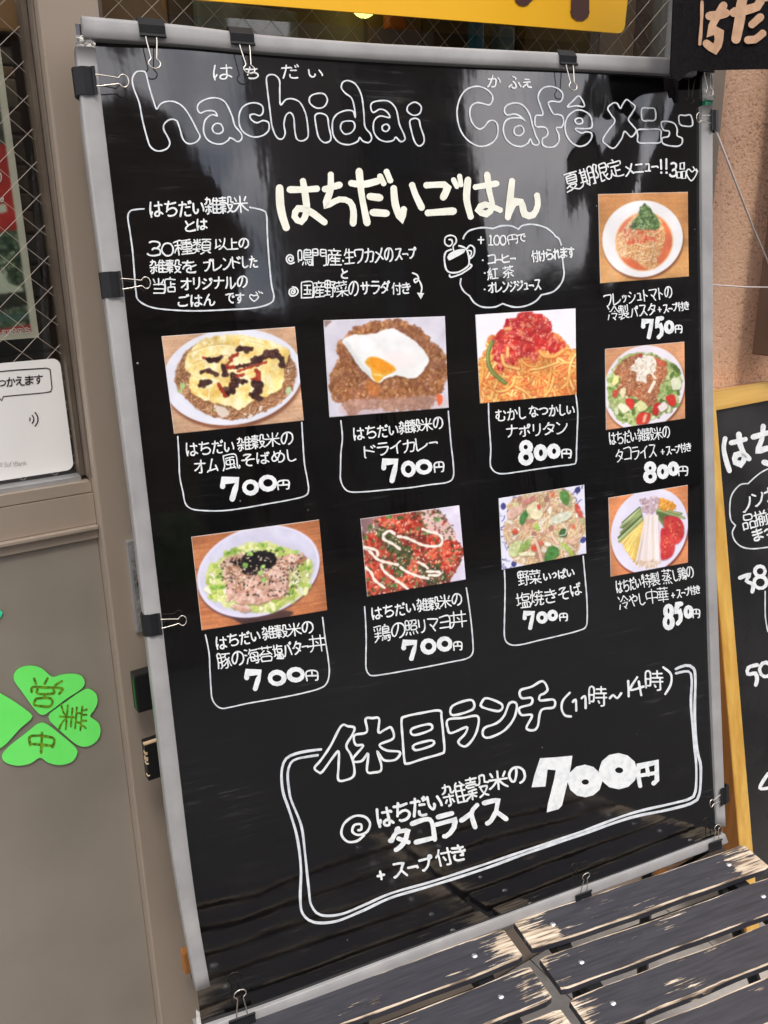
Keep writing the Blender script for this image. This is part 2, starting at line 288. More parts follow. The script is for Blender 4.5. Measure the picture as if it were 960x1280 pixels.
# pen strokes of each character on a 0..63 grid: x,y,x,y,...
GL={"!":[[9,42,9,16],[9,52,9,52]],
"+":[[30,34,7,34],[18,45,18,22]],
"0":[[15,16,18,17,22,19,24,23,26,30,26,39,24,47,21,51,17,53,12,52,9,48,6,42,5,35,6,28,9,21,10,19,15,16]],
"1":[[16,52,16,18]],
"2":[[4,23,6,20,8,18,13,17,17,17,20,19,23,25,22,33,12,47,11,52],[4,55,10,52,26,53]],
"3":[[8,18,11,16,16,16,20,18,22,21,22,27,18,34],[5,48,7,51,12,53,18,52,22,50,23,45,23,41,22,38,18,34],[12,37,14,34,18,34]],
"4":[[22,22,17,24,16,25,8,35,7,39],[24,16,22,21,22,52],[4,40,26,39]],
"5":[[7,52,15,53,18,52,21,50,23,47,24,42,22,36,17,33,10,32,10,17,22,17]],
"6":[[10,34,11,32,12,33,10,34],[10,34,20,35,24,38,26,44,24,49,22,51,18,53,12,52,9,49,7,45,7,39,8,35,10,34],[21,18,19,18,16,21,10,27,9,31,9,33,10,34]],
"7":[[24,17,22,26,11,50,9,53],[7,17,25,17,29,15]],
"8":[[21,34,22,36,25,40,26,45,25,48,22,51,18,53,10,51,6,47,6,41,11,34],[21,34,11,34],[21,34,25,29,25,25,24,20,18,16,15,16,11,18,7,22,7,28,11,34]],
"B":[[22,34,8,35],[22,34,24,36,27,37,30,40,30,45,29,49,27,51,24,52,8,53,8,18,20,17,25,19,27,23,27,26,26,29,22,34]],
"S":[[25,22,22,18,18,16,14,16,9,18,7,21,6,24,8,29,19,36,22,40,24,45,22,50,18,53,10,53,5,50,4,46]],
"a":[[21,32,18,33],[3,36,5,32,10,30,14,30,18,33],[19,52,19,39,18,33],[19,41,15,41,8,44,6,46,5,49,6,52,9,54,16,52,19,52,21,54,24,53,25,51]],
"f":[[8,52,8,23,10,18,13,17,16,17,19,19],[13,30,4,30]],
"k":[[27,28,24,30,15,40,15,42,25,53,31,55],[7,17,7,52]],
"n":[[7,33,10,33,16,30,20,30,22,32,24,35,25,39,25,52],[7,33,7,52]],
"o":[[15,30,22,31,25,33,28,37,29,43,28,47,25,51,21,53,15,53,10,51,8,48,6,45,6,39,8,35,11,32,15,30]],
"t":[[2,33,9,30,17,30],[18,53,12,53,10,52,9,49,8,31,11,24]],
"い":[[12,16,12,36,13,43,17,50,19,52,22,53,26,51,30,45,31,42,30,39],[53,45,53,39,51,32,45,18]],
"ぇ":[[16,55,26,45,30,43],[37,32,30,43],[51,58,49,56,42,56,38,55,36,51,34,46,30,43],[40,21,24,19],[44,32,39,31,37,32,27,32,18,33]],
"え":[[28,40,30,36,36,30,38,25],[15,26,33,25,38,25],[22,10,41,13],[16,51,24,42,28,40,32,41,34,42,37,52,41,55,53,55]],
"か":[[56,35,54,29,47,18],[8,24,35,22,38,25,39,28,39,37,37,50,34,53,32,54,24,55],[8,55,10,54,12,51,17,39,23,20,24,11,25,10]],
"き":[[35,41,43,41,43,36,40,32,40,28],[42,55,25,56,19,54,16,51,15,48,15,42,18,39],[47,15,33,17,14,16],[38,28,33,9],[51,25,50,27,39,28,12,29]],
"け":[[15,55,13,52,13,47],[13,11,10,31,11,44,13,47],[17,37,18,38,16,44,13,47],[32,56,36,54,40,50,43,43,44,40,44,11],[54,22,42,24,28,23]],
"ご":[[55,7,57,12],[17,16,44,16],[50,14,48,9],[50,51,47,54,42,55,31,55,20,54,16,51,13,48,13,44,13,40,15,39]],
"し":[[47,50,39,54,34,56,26,56,24,55,20,51,18,46,18,10]],
"す":[[36,27,28,27,25,29,22,33,22,38,24,41,27,43,30,43,36,42],[9,18,55,18],[23,55,25,55,32,51,36,45,38,39,38,33,36,28,36,10]],
"そ":[[37,14,41,12],[44,55,35,55,30,53,26,50,25,47,25,42,26,39,29,35,30,32],[37,14,36,14,37,14],[37,14,36,12,24,12,18,13,17,15,16,15],[24,31,25,27,38,16,37,14],[9,33,20,32,22,31,32,32,37,30,52,30]],
"た":[[36,28,51,28],[32,43,32,50,35,53,39,54,53,54,54,53],[9,20,21,20,35,18],[12,55,19,34,22,21,24,16,24,10,22,7]],
"だ":[[50,29,34,29],[52,54,47,55,39,55,34,54,30,51,30,48,30,44],[47,13,49,18],[53,10,56,16],[36,21,32,19,27,20,7,21],[22,12,19,28,10,55]],
"ち":[[21,53,24,55,35,55,42,53,47,49,50,44,50,41,48,37,46,35,41,32,32,32,18,37],[10,18,27,19,46,16],[16,41,18,36,18,33,21,19,23,16,23,11]],
"っ":[[14,33,32,27,42,27,45,29,48,32,50,36,50,41,46,47,43,50,38,52,30,54,27,54]],
"つ":[[9,25,25,20,36,18,45,20,50,23,53,28,53,35,52,38,49,43,44,46,38,50,25,51]],
"で":[[47,31,45,26],[55,29,52,24],[37,16,35,19,30,24,27,30,26,34,27,43,29,46,33,50,42,55,45,55,47,53],[51,14,41,15,38,16,32,15,9,18]],
"と":[[47,19,30,28,25,28],[18,12,25,28],[50,52,50,53,46,54,28,55,22,53,18,51,16,46,16,40,20,35,25,31,25,28]],
"な":[[24,19,25,10],[21,19,20,27,12,42],[54,24,44,18],[53,51,46,46,41,45],[9,20,22,19,32,18,35,16],[41,43,31,42,27,44,23,47,23,51,25,55,32,56,36,56,39,54,41,51,41,45,40,28]],
"の":[[35,55,41,53,47,49,50,45,53,40,53,36,53,28,49,21,44,17,38,15,27,15,22,17,16,21,11,27,9,32,8,38,10,44,12,48,17,50,21,48,25,42,30,31,32,22,32,15]],
"は":[[12,47,14,46,17,40],[56,50,49,45,45,44],[28,22,42,22,53,21,56,23],[12,55,12,51,10,45,10,30,13,11],[44,42,35,41,30,43,27,45,26,50,28,53,35,55,41,54,43,51,45,44,44,41,43,12]],
"ば":[[15,40,13,47,10,49],[58,13,56,8],[54,50,48,46,43,45],[51,15,50,10],[52,22,41,23,25,23],[42,42,33,42,29,43,25,46,24,50,27,54,33,56,40,54,42,51,42,12],[12,12,8,36,8,42,9,48,10,50,10,55]],
"ぱ":[[15,40,13,47,10,49],[54,50,48,46,43,45],[53,5,56,6,58,9,57,14,54,16,50,14,48,12,49,8,53,5],[52,22,41,23,25,23],[42,42,33,42,29,43,25,46,24,50,27,54,33,56,40,54,42,51,42,12],[12,12,8,36,8,42,9,48,10,50,10,55]],
"ふ":[[25,12,27,12,36,17,37,18,36,21],[56,51,54,46,48,35],[19,42,7,50],[21,52,24,55,33,55,36,53,37,51,37,44,33,37,27,30]],
"ま":[[50,28,48,29,32,30,14,29],[15,16,32,18,50,16],[48,50,40,45,35,44,33,43,24,42,16,45,15,48,15,52,19,55,27,56,32,54,33,51,33,10]],
"む":[[21,28,13,29,11,32,9,36,9,40,11,44,15,45,19,45],[45,16,53,25],[33,16,19,18,8,18],[47,40,48,43,48,48,47,52,44,54,36,56,27,56,22,54,20,53,19,46,22,36,22,33,21,28,21,10]],
"め":[[18,26,15,27,9,36,8,38,9,46,12,50,16,51,21,49,27,44],[29,46,27,44],[27,41,27,44],[38,11,37,18,36,20,34,28,30,38,27,41],[33,54,37,55,41,54,44,53,50,47,53,39,53,35,51,27,47,23,41,20,30,19,18,24],[15,14,16,21,20,31,23,37,27,41]],
"や":[[35,19,34,14,29,10],[13,14,14,15,19,24,21,27,31,56],[35,36,44,38,51,34,53,30,53,25,50,21,47,19,37,19,33,20,8,31,7,33]],
"ら":[[22,11,41,15,42,14],[15,38,19,37,24,33,31,31,41,31,47,34,50,39,50,44,48,47,45,51,42,53,33,55,23,55,20,53],[15,41,17,21]],
"り":[[18,10,17,23,18,24],[18,24,19,23,18,24],[25,56,36,51,43,44,46,36,46,26,43,19,40,15,38,13,32,13,26,17,21,23,17,25,16,39]],
"れ":[[21,28,18,35],[21,28,24,27,30,23,35,20,43,19,47,24,44,46,45,51,47,53,52,53,57,50,59,48],[7,49,7,46,15,36,18,35],[19,55,19,36,18,35],[8,21,20,20],[21,28,21,10]],
"を":[[48,53,47,55,42,56,29,56,22,53,21,50,21,47,23,42,30,37,34,36],[50,28,39,33,34,33],[19,29,20,25,22,21,22,17],[25,16,26,9],[10,41,10,41],[10,16,24,17,40,16,44,15],[12,36,18,29,30,28,33,30,34,33,34,45]],
"ん":[[19,34,22,34,27,32,30,32,33,33,35,37,35,51,36,53,39,55,45,54,50,51,54,45,55,42,55,41],[30,12,22,25,19,34,15,41,9,54]],
"イ":[[9,35,16,33,29,27,34,26],[34,55,34,25,49,12]],
"オ":[[37,22,38,21],[37,22,35,21,11,21],[37,26,34,27,21,41,11,47],[38,21,53,21],[38,21,38,10],[37,22,37,25,38,27,38,53,36,55,28,55]],
"カ":[[12,53,14,52,19,48,24,39,27,29,29,10],[11,21,50,22,49,40,47,50,44,53,35,53]],
"コ":[[13,50,50,50],[50,53,50,17,14,16]],
"サ":[[20,38,20,12],[42,10,42,35,40,41,37,48,33,52,28,55,26,55],[55,23,8,23]],
"シ":[[28,17,20,12,19,13],[14,54,25,51,41,41,53,29,53,23],[19,30,12,26,9,26]],
"ジ":[[10,27,19,32],[19,13,28,18],[53,25,53,27,51,31,39,42,24,51,14,55],[47,19,44,12],[51,10,55,16]],
"ス":[[51,53,36,37],[10,53,12,53,19,50,33,38,36,37],[15,15,45,16,42,23,36,33,36,37]],
"ソ":[[17,53,22,54,24,53,30,48,36,43,44,31,47,22,49,15,50,14],[19,28,12,15]],
"タ":[[27,16,28,12,30,9,32,8],[27,31,46,44],[8,32,11,32,15,28,26,17,48,17,50,18,48,24,40,39,27,50,19,54,16,55,15,55]],
"ダ":[[25,18,26,13,29,10],[56,12,53,6],[48,16,49,16,48,16],[24,32,44,45],[11,56,16,56,23,53,32,46,39,40,46,25,47,19,50,14,47,8],[7,33,9,33,12,31,24,18,47,18]],
"ッ":[[48,26,46,35,43,41,39,46,31,53,23,56],[15,27,18,36],[29,24,32,32]],
"ト":[[48,36,30,29,24,28],[24,12,24,55]],
"ド":[[47,11,51,17],[22,28,30,30,47,37],[44,21,40,14],[24,58,22,55,22,12]],
"ナ":[[55,25,10,25],[17,55,22,53,27,48,31,39,33,28,33,11]],
"ニ":[[51,49,9,49],[15,19,46,19]],
"ノ":[[12,52,15,53,20,50,32,40,38,32,43,22,45,14]],
"バ":[[47,10,50,16],[56,13,54,8],[52,52,51,46,45,30,39,17,36,16],[22,18,17,38,11,50,9,52,7,53]],
"パ":[[36,16,39,17,45,30,51,46,52,52],[22,18,17,38,11,50,9,52,7,53],[50,8,55,8,57,10,57,14,56,17,55,18,50,18,47,15,47,11,50,8]],
"ヒ":[[17,30,24,29,48,21],[51,51,44,53,24,53,19,50,17,46,17,12]],
"フ":[[19,53,21,53,29,50,34,46,40,40,47,27,49,17,47,15,13,15,11,16,10,18]],
"ブ":[[54,5,56,10,59,12],[48,16,11,16],[17,53,21,54,31,49,39,41,42,37,45,30,48,22,49,12,46,7]],
"プ":[[12,16,47,16,53,18,58,16,59,11,57,8,55,7,51,7,49,9,47,25,45,30,39,41,34,46,27,51,21,54,17,53]],
"ポ":[[45,34,51,45],[9,46,17,34],[48,5,52,6,54,7,56,11,55,13,53,15,50,16,47,14,46,13,46,8,48,5],[22,56,28,56,30,54,31,51,31,12],[51,21,9,21]],
"マ":[[32,42,32,46,40,55],[32,42,28,41,20,35],[32,42,45,29,51,21,51,17,10,16]],
"ム":[[30,12,29,12,28,14,18,44,18,50],[5,55,9,51,23,50,50,47],[44,34,53,53]],
"メ":[[46,13,40,27,34,36,23,47,15,53,12,54],[50,47,39,37,36,36,34,32,18,22]],
"ュ":[[39,52,42,35,42,28,40,27,18,27],[50,52,13,52]],
"ヨ":[[16,33,48,33],[48,51,12,51],[48,55,48,15,14,15]],
"ラ":[[22,54,25,55,27,54,34,51,40,46,45,41,47,36,50,31,50,27,12,27],[47,13,18,13]],
"リ":[[45,12,45,32,43,40,41,45,37,50,29,54,26,54],[17,36,17,13]],
"ル":[[35,13,35,51,36,52,40,51,49,45,55,39,56,35],[20,12,19,36,17,42,12,51]],
"レ":[[51,35,48,39,39,45,25,51,18,52,18,13]],
"ワ":[[14,33,12,30,12,15,48,15,50,17,48,29,43,41,36,48,25,54,24,54]],
"ン":[[12,52,15,53,22,51,32,47,40,42,50,31,54,26,54,21],[16,16,26,23]],
"ー":[[10,32,52,32,55,35]],
"上":[[29,26,51,26],[29,8,29,55],[6,55,56,55]],
"中":[[31,58,31,7],[53,38,9,38],[9,41,10,18,53,18,53,41]],
"丼":[[29,27,35,33],[8,18,55,18],[8,57,10,56,13,53,18,44,19,30,19,7],[43,7,43,58],[6,40,56,40]],
"付":[[13,24,10,26,6,30],[13,24,15,18,19,8],[13,24,15,26,15,58],[35,43,30,33],[56,20,24,20],[36,58,44,58,47,57,48,55,48,8]],
"以":[[26,57,33,53,41,44,43,44],[49,10,48,24,43,44],[28,14,33,24],[43,44,45,45,51,50,56,57],[29,39,28,42],[28,42,18,46,13,48],[13,48,10,51],[13,48,13,12]],
"会":[[32,10,17,21,17,22],[16,55,17,51,25,42,26,38],[6,25,8,26,14,23,17,22],[47,22,42,25,19,25,17,22],[51,56,50,53,47,53],[45,48,47,53],[47,53,13,56],[54,37,9,37],[32,10,47,22,56,25]],
"円":[[31,33,31,11],[45,58,52,57,54,55,53,11,9,12,8,58],[54,33,8,33]],
"冷":[[16,27,20,27,24,24,32,16,36,10,38,10],[56,26,55,27,50,23,40,11,38,10],[39,27,39,28],[25,35,49,35,48,39,38,51],[31,48,35,51,38,51],[7,10,13,19],[13,38,7,54],[38,51,39,54,42,56]],
"品":[[55,55,36,55],[8,55,25,55],[17,9,45,9,45,25,17,25,17,9],[55,55,54,36,37,36,36,58],[8,58,8,37,9,36,25,36,25,55]],
"営":[[29,7,31,11,32,16],[50,56,13,56],[50,56,50,44,14,44,13,56],[17,16,16,12,13,7],[51,7,49,8,47,11,45,15],[18,24,45,24,45,34,44,35,18,35,18,24],[55,24,54,16,45,15,10,16,8,17,8,24]],
"国":[[42,40,40,36],[8,55,53,55],[8,55,8,10,10,9,53,9,53,55],[18,19,44,19],[46,33,42,32,19,32],[31,45,31,19],[17,45,45,45]],
"塩":[[35,41,35,56],[44,41,44,56],[56,13,30,13],[6,22,23,22,26,20],[26,56,26,42,27,41,53,41,54,56],[13,43,13,8],[54,56,19,56],[29,22,30,33,50,33,51,22,30,22,26,20],[6,47,12,45,13,43,20,41],[31,7,30,12,28,14,26,20]],
"夏":[[6,58,24,55,27,54,28,52],[24,36,23,41],[35,52,37,54,45,56,51,58,58,57],[35,52,28,52],[35,52,36,50,43,46,44,44,43,42,23,41],[48,22,13,22],[21,43,22,47,28,50,28,52],[13,29,48,29],[30,15,30,9],[8,9,54,9],[30,15,48,16,48,35,47,36,24,36,14,35,13,18,14,17,16,16,30,15],[7,48,19,43,23,41]],
"定":[[49,39,31,39],[32,13,31,10,30,7,28,5],[16,25,47,25],[31,55,31,25],[8,22,8,13,32,13,54,13,54,22],[58,56,55,57,37,57,33,56,24,53,20,50,18,46,15,45],[5,58,7,57,10,54,13,46,15,45,16,35]],
"店":[[51,55,21,55],[33,7,34,13],[53,28,34,28],[34,39,34,21],[51,55,51,40,34,40,21,41,21,55],[55,14,11,14,10,41,6,56]],
"座":[[24,21,22,25,22,29],[35,13,33,7],[47,29,50,30,56,36],[22,29,25,30,30,35],[22,29,21,30,19,34],[56,56,15,56],[35,56,35,21],[52,44,18,44],[56,13,10,13,10,38,8,49,6,56,6,57],[48,21,47,28,43,33,40,36,35,36]],
"当":[[51,55,10,55],[31,7,31,28],[51,10,45,21,42,21],[14,41,51,41],[12,10,17,20],[12,28,51,28,51,55]],
"揃":[[37,45,24,45],[55,25,55,56,53,57,48,58],[24,35,37,35],[30,7,33,12,33,18],[45,28,45,47],[52,7,50,8,46,17],[18,19,5,19],[33,58,36,57,37,54,37,27,36,25,25,25,24,27,24,58],[5,38,19,33],[7,58,11,57,13,55,13,7],[56,18,24,18]],
"時":[[33,45,36,50],[8,28,21,28],[41,25,41,7],[56,36,26,36],[41,58,48,57,49,56,49,25],[54,14,28,14],[8,51,8,11,21,11,20,45,19,46,8,46],[26,25,56,25]],
"期":[[24,49,27,55],[38,24,55,24],[27,33,12,33],[27,24,12,24],[3,58,7,57,13,49],[38,38,55,38],[6,15,30,15],[5,44,30,44],[27,44,27,7],[12,44,12,7],[34,59,33,58,36,48,38,37,39,10,55,10,55,56,53,57,48,58]],
"業":[[25,17,25,7],[22,27,21,17],[27,45,25,48,21,51,7,56],[16,17,16,13,14,8],[42,18,40,27],[37,7,37,17],[36,45,37,48,41,51,50,55,56,56],[50,35,13,35],[31,58,31,28],[10,27,53,27],[56,17,7,17],[56,44,38,44,35,45,28,45,25,44,7,44],[52,7,50,8,47,13,47,17]],
"海":[[35,40,36,41,40,45,41,49],[5,26,7,26,12,28],[28,13,55,13],[37,27,42,32,42,36],[8,56,15,40],[8,8,10,8,16,11],[20,36,56,36],[41,58,47,58,50,56,51,48,53,34,53,23,28,23,25,43,25,49,56,49],[28,8,28,13,21,23]],
"焼":[[21,48,18,44,13,42],[8,19,8,22,5,31],[35,39,34,45,32,52,28,56,24,58,23,57],[22,18,19,26],[45,39,46,57,47,58,56,57,58,53],[43,56,43,56],[54,13,27,13],[41,19,41,7],[32,39,32,21],[50,21,50,39],[25,27,57,27],[15,7,14,40,11,49,6,57],[25,39,57,39]],
"照":[[38,50,39,57],[28,24,35,20,37,16,39,9],[22,24,8,24],[55,57,50,48],[24,50,25,58,27,59],[13,48,7,58],[32,28,52,29,53,41,31,42,32,28],[45,22,51,22,53,21,54,16,54,9,29,9],[8,40,9,9,22,9,22,39,21,40,8,40]],
"特":[[32,43,36,48],[16,7,16,58],[27,37,55,36,59,39],[53,13,30,13],[42,25,42,7],[59,27,56,25,28,25,24,27],[49,25,49,56,45,58,41,58],[21,19,8,19],[5,42,7,40,15,39,16,37,22,36,22,35],[5,28,8,19,8,12]],
"生":[[53,18,15,18],[51,36,13,36],[56,56,7,56],[31,56,31,7],[7,28,13,19,14,18,17,9,18,7]],
"産":[[21,12,21,16,23,21,23,25],[22,36,20,36,17,41,13,41],[22,36,22,33,24,30],[32,12,30,7],[41,25,41,22,44,18],[21,45,50,45],[51,36,22,36],[53,12,10,12],[16,57,55,57],[6,57,10,45,10,27,12,25,55,25],[35,57,35,31]],
"町":[[48,13,48,55,47,57,44,58,38,58],[56,13,33,13],[27,30,7,30],[16,12,16,49],[7,53,7,13,8,12,27,12,27,48,25,49,7,49]],
"種":[[16,32,20,34,23,38,24,39],[5,48,5,46,12,34,16,32],[56,17,27,17],[58,57,25,57],[55,33,29,33],[23,24,6,24],[16,10,16,58],[55,48,28,48],[42,57,42,9],[42,41,55,40,55,24,29,25,29,40,42,41],[4,14,7,12,16,10,21,8,26,8,28,10,33,10,55,8]],
"穀":[[7,44,14,44,16,46],[18,49,22,50,27,53],[32,28,36,28,38,24,39,19,39,10,41,8,50,9,50,24,53,25,56,26,58,27],[10,30,24,30],[29,28,28,24,7,24,6,25,6,28],[28,44,18,44],[18,7,18,18],[30,10,6,10],[35,57,40,54,45,50,51,41,53,34,36,33],[9,38,22,36,27,36],[56,56,52,54,46,50,40,40,39,33],[7,18,28,18],[18,58,18,48,16,46],[18,37,17,45,10,52,5,55]],
"米":[[55,30,36,30,34,32],[45,22,51,10],[56,53,48,48,39,39,34,32],[17,21,12,11],[28,32,18,45,12,51,7,54],[31,7,31,58],[7,30,27,30,29,32,34,32]],
"紅":[[12,35,13,36,24,35],[8,24,16,24],[18,55,16,47,17,45],[23,17,20,22,16,24],[12,35,11,33,16,28,16,24],[25,50,24,43],[4,58,7,55,9,45],[12,35,7,38],[43,12,43,54],[31,12,56,12],[25,38,23,29],[56,55,28,55],[6,25,6,24,8,23,10,20,19,7]],
"苔":[[46,30,49,31,53,35],[46,30,45,27,39,23],[15,55,49,55],[15,55,15,42,49,42,49,55],[27,21,17,29,16,33],[10,37,10,37],[41,16,41,7],[21,16,21,7],[7,12,55,12],[46,30,44,32,10,33]],
"茶":[[42,46,53,55],[7,35,21,28,32,20],[55,34,44,29,32,20],[21,45,19,46,10,55,7,55],[42,18,42,7],[31,32,31,56,29,58,25,58],[19,18,19,7],[7,13,55,13],[48,39,14,39]],
"菜":[[27,42,25,45,20,50,7,56],[51,27,47,34],[56,41,37,41,35,43],[29,27,30,31],[13,29,15,34],[35,43,43,50,53,55,55,56,56,55],[44,19,43,17,41,14,41,7],[21,7,21,15],[7,11,55,11],[8,22,30,21,46,19,50,19,53,20],[31,38,31,58],[7,41,25,41,28,42,35,43]],
"華":[[45,21,45,41],[41,15,41,7],[17,41,17,21],[21,15,21,7],[55,50,7,50],[7,11,55,11],[52,21,10,21],[10,41,53,41],[6,31,56,31],[31,58,31,21]],
"蒸":[[16,45,46,45],[5,41,8,42,13,39,19,35,22,30,22,28,21,28,8,28],[10,56,12,53],[42,35,44,32,49,28],[48,51,56,58],[24,53,24,58],[35,51,37,52,39,57],[6,11,55,11,58,13],[42,15,42,7],[20,7,20,15],[25,40,29,40,31,39,31,30,35,26,39,23,39,21],[16,20,42,21],[33,29,39,34,42,35,44,37,55,41]],
"製":[[41,10,41,25],[58,56,55,57,47,54,44,53,43,50],[33,54,23,56,18,56],[26,32,31,32],[45,33,51,33,53,31,53,7],[18,56,18,48],[18,56,15,59],[55,44,51,44,45,48,43,50],[33,18,8,18],[19,33,19,7],[30,10,10,10],[6,39,56,39],[8,32,9,24,31,24,31,35,32,39,35,45,38,48,43,50],[8,18,8,13,10,10,11,7],[6,50,7,50,18,48,26,43,27,40]],
"豚":[[21,50,30,48,38,40,42,38],[23,22,36,19],[42,30,48,28],[42,30,40,28,39,28],[20,23,8,23],[36,19,36,18,40,14,41,10],[36,19,38,23,39,28],[8,38,19,38,22,36,29,35,36,29,39,28],[55,10,26,10],[33,58,39,57,42,53,43,47,42,30],[15,58,19,56,21,50,21,27,19,9,8,10,8,37,5,58],[56,51,52,42,48,28,49,27,52,24]],
"野":[[52,41,54,39,56,29],[47,21,47,23,50,25,50,29],[47,21,40,19],[47,21,53,14,54,10,36,10],[45,29,45,56,44,57,40,58,36,58],[5,55,32,51],[30,19,7,19],[30,41,7,41],[18,30,30,29,29,9,7,10,7,30,18,30],[18,9,18,53],[59,28,57,29,35,30]],
"銀":[[21,47,24,39],[17,10,14,11,9,17,8,19],[17,10,23,14],[8,40,10,47],[55,40,47,44],[32,20,54,20],[7,56,25,51],[16,53,16,22],[24,33,7,33],[22,21,10,22,8,19],[32,32,53,32,54,30,54,9,32,10,32,56],[30,58,32,56,40,54,44,52],[57,56,56,56,53,54,48,48,47,44,45,43,43,39,42,32]],
"門":[[54,18,36,18],[8,18,26,18],[45,58,51,57,54,55,54,10,53,9,38,9,36,10,36,28,54,28],[8,27,25,27,26,26,25,9,10,9,9,10,8,58]],
"限":[[52,20,30,20],[54,40,46,45],[46,45,47,49,51,54,56,56],[46,45,44,44,43,42,40,32],[8,58,9,9,20,9,21,10,17,24,21,32,22,39,21,42,19,43,16,44,14,42],[30,32,51,31,52,9,31,9,30,10,30,55,33,56,41,54]],
"雑":[[24,44,27,51],[47,7,49,11,51,12],[7,51,11,44],[14,7,13,17,12,21,10,25,5,28],[30,25,28,28,24,28,23,27,22,13,7,13],[56,16,35,16],[35,28,56,28],[35,55,56,55],[12,59,12,58,16,57,18,54,18,31],[48,55,48,16],[28,36,6,36],[56,41,35,41],[35,55,35,18,39,7]],
"類":[[8,8,10,13,12,13],[6,56,11,54,16,47],[28,58,30,58,38,53],[56,56,50,52],[26,8,24,12],[34,38,55,38],[55,28,34,28],[16,47,18,47,24,51],[42,19,44,10],[23,34,24,34],[28,41,6,41],[55,38,54,19,34,19,34,46,54,46,55,38],[17,7,17,29],[16,47,17,35],[27,28,21,23,18,23,15,18,6,18],[6,29,15,22,18,18,27,18],[57,9,32,9]],
"風":[[45,56,44,53,42,52],[42,52,42,48,40,46],[57,48,58,50,58,55,56,57,53,56,51,50,49,10,13,10,12,11,12,41,10,49,6,58],[44,18,40,17,21,19,18,20,18,21],[30,18,30,53],[16,54,32,52,42,52],[44,42,41,41,19,40,19,28,20,27,41,27,41,41]],
"鳴":[[43,56,46,58,51,58,53,57,55,48,55,41],[33,55,32,48],[48,50,47,47],[28,19,51,19],[41,53,39,47],[57,33,28,33],[39,7,39,11],[25,48,23,53,21,57],[7,46,7,13,19,13,19,40,18,41,7,41],[28,26,51,26,51,12,38,11,29,12,28,40,55,41]],
"鶏":[[17,22,16,15],[55,50,51,49,50,45],[28,15,25,24],[57,33,35,33],[6,58,10,55,16,47],[39,47,39,54],[7,17,8,23],[19,48,16,47],[30,56,32,51,33,47],[45,6,43,7,43,12],[29,8,25,7,6,10],[44,47,45,52],[53,19,35,19],[7,32,27,32],[6,41,28,41],[16,47,17,27],[48,58,53,58,54,57,56,41,35,40,35,13,36,12,53,12,53,26,35,26]]}

# ---------------- pen strokes as thin mesh ribbons
GLY={ch:[[(s[k]/63,s[k+1]/63) for k in range(0,len(s),2)] for s in v] for ch,v in GL.items()}
def crom(P,closed=False,step=3.0):
    n=len(P)
    if n<3 and not closed: 
        P=[P[0],P[-1]]; n=2
    out=[]
    rng=range(n if closed else n-1)
    for i in rng:
        if closed: p0,p1,p2,p3=P[(i-1)%n],P[i],P[(i+1)%n],P[(i+2)%n]
        else: p0,p1,p2,p3=P[max(i-1,0)],P[i],P[i+1],P[min(i+2,n-1)]
        d=math.hypot(p2[0]-p1[0],p2[1]-p1[1]); k=max(1,int(d/step))
        for j in range(k):
            t=j/k; a=-.5*t+t*t-.5*t**3; b=1-2.5*t*t+1.5*t**3; c=.5*t+2*t*t-1.5*t**3; e=-.5*t*t+.5*t**3
            out.append((a*p0[0]+b*p1[0]+c*p2[0]+e*p3[0],a*p0[1]+b*p1[1]+c*p2[1]+e*p3[1]))
    if not closed: out.append(P[-1])
    return out
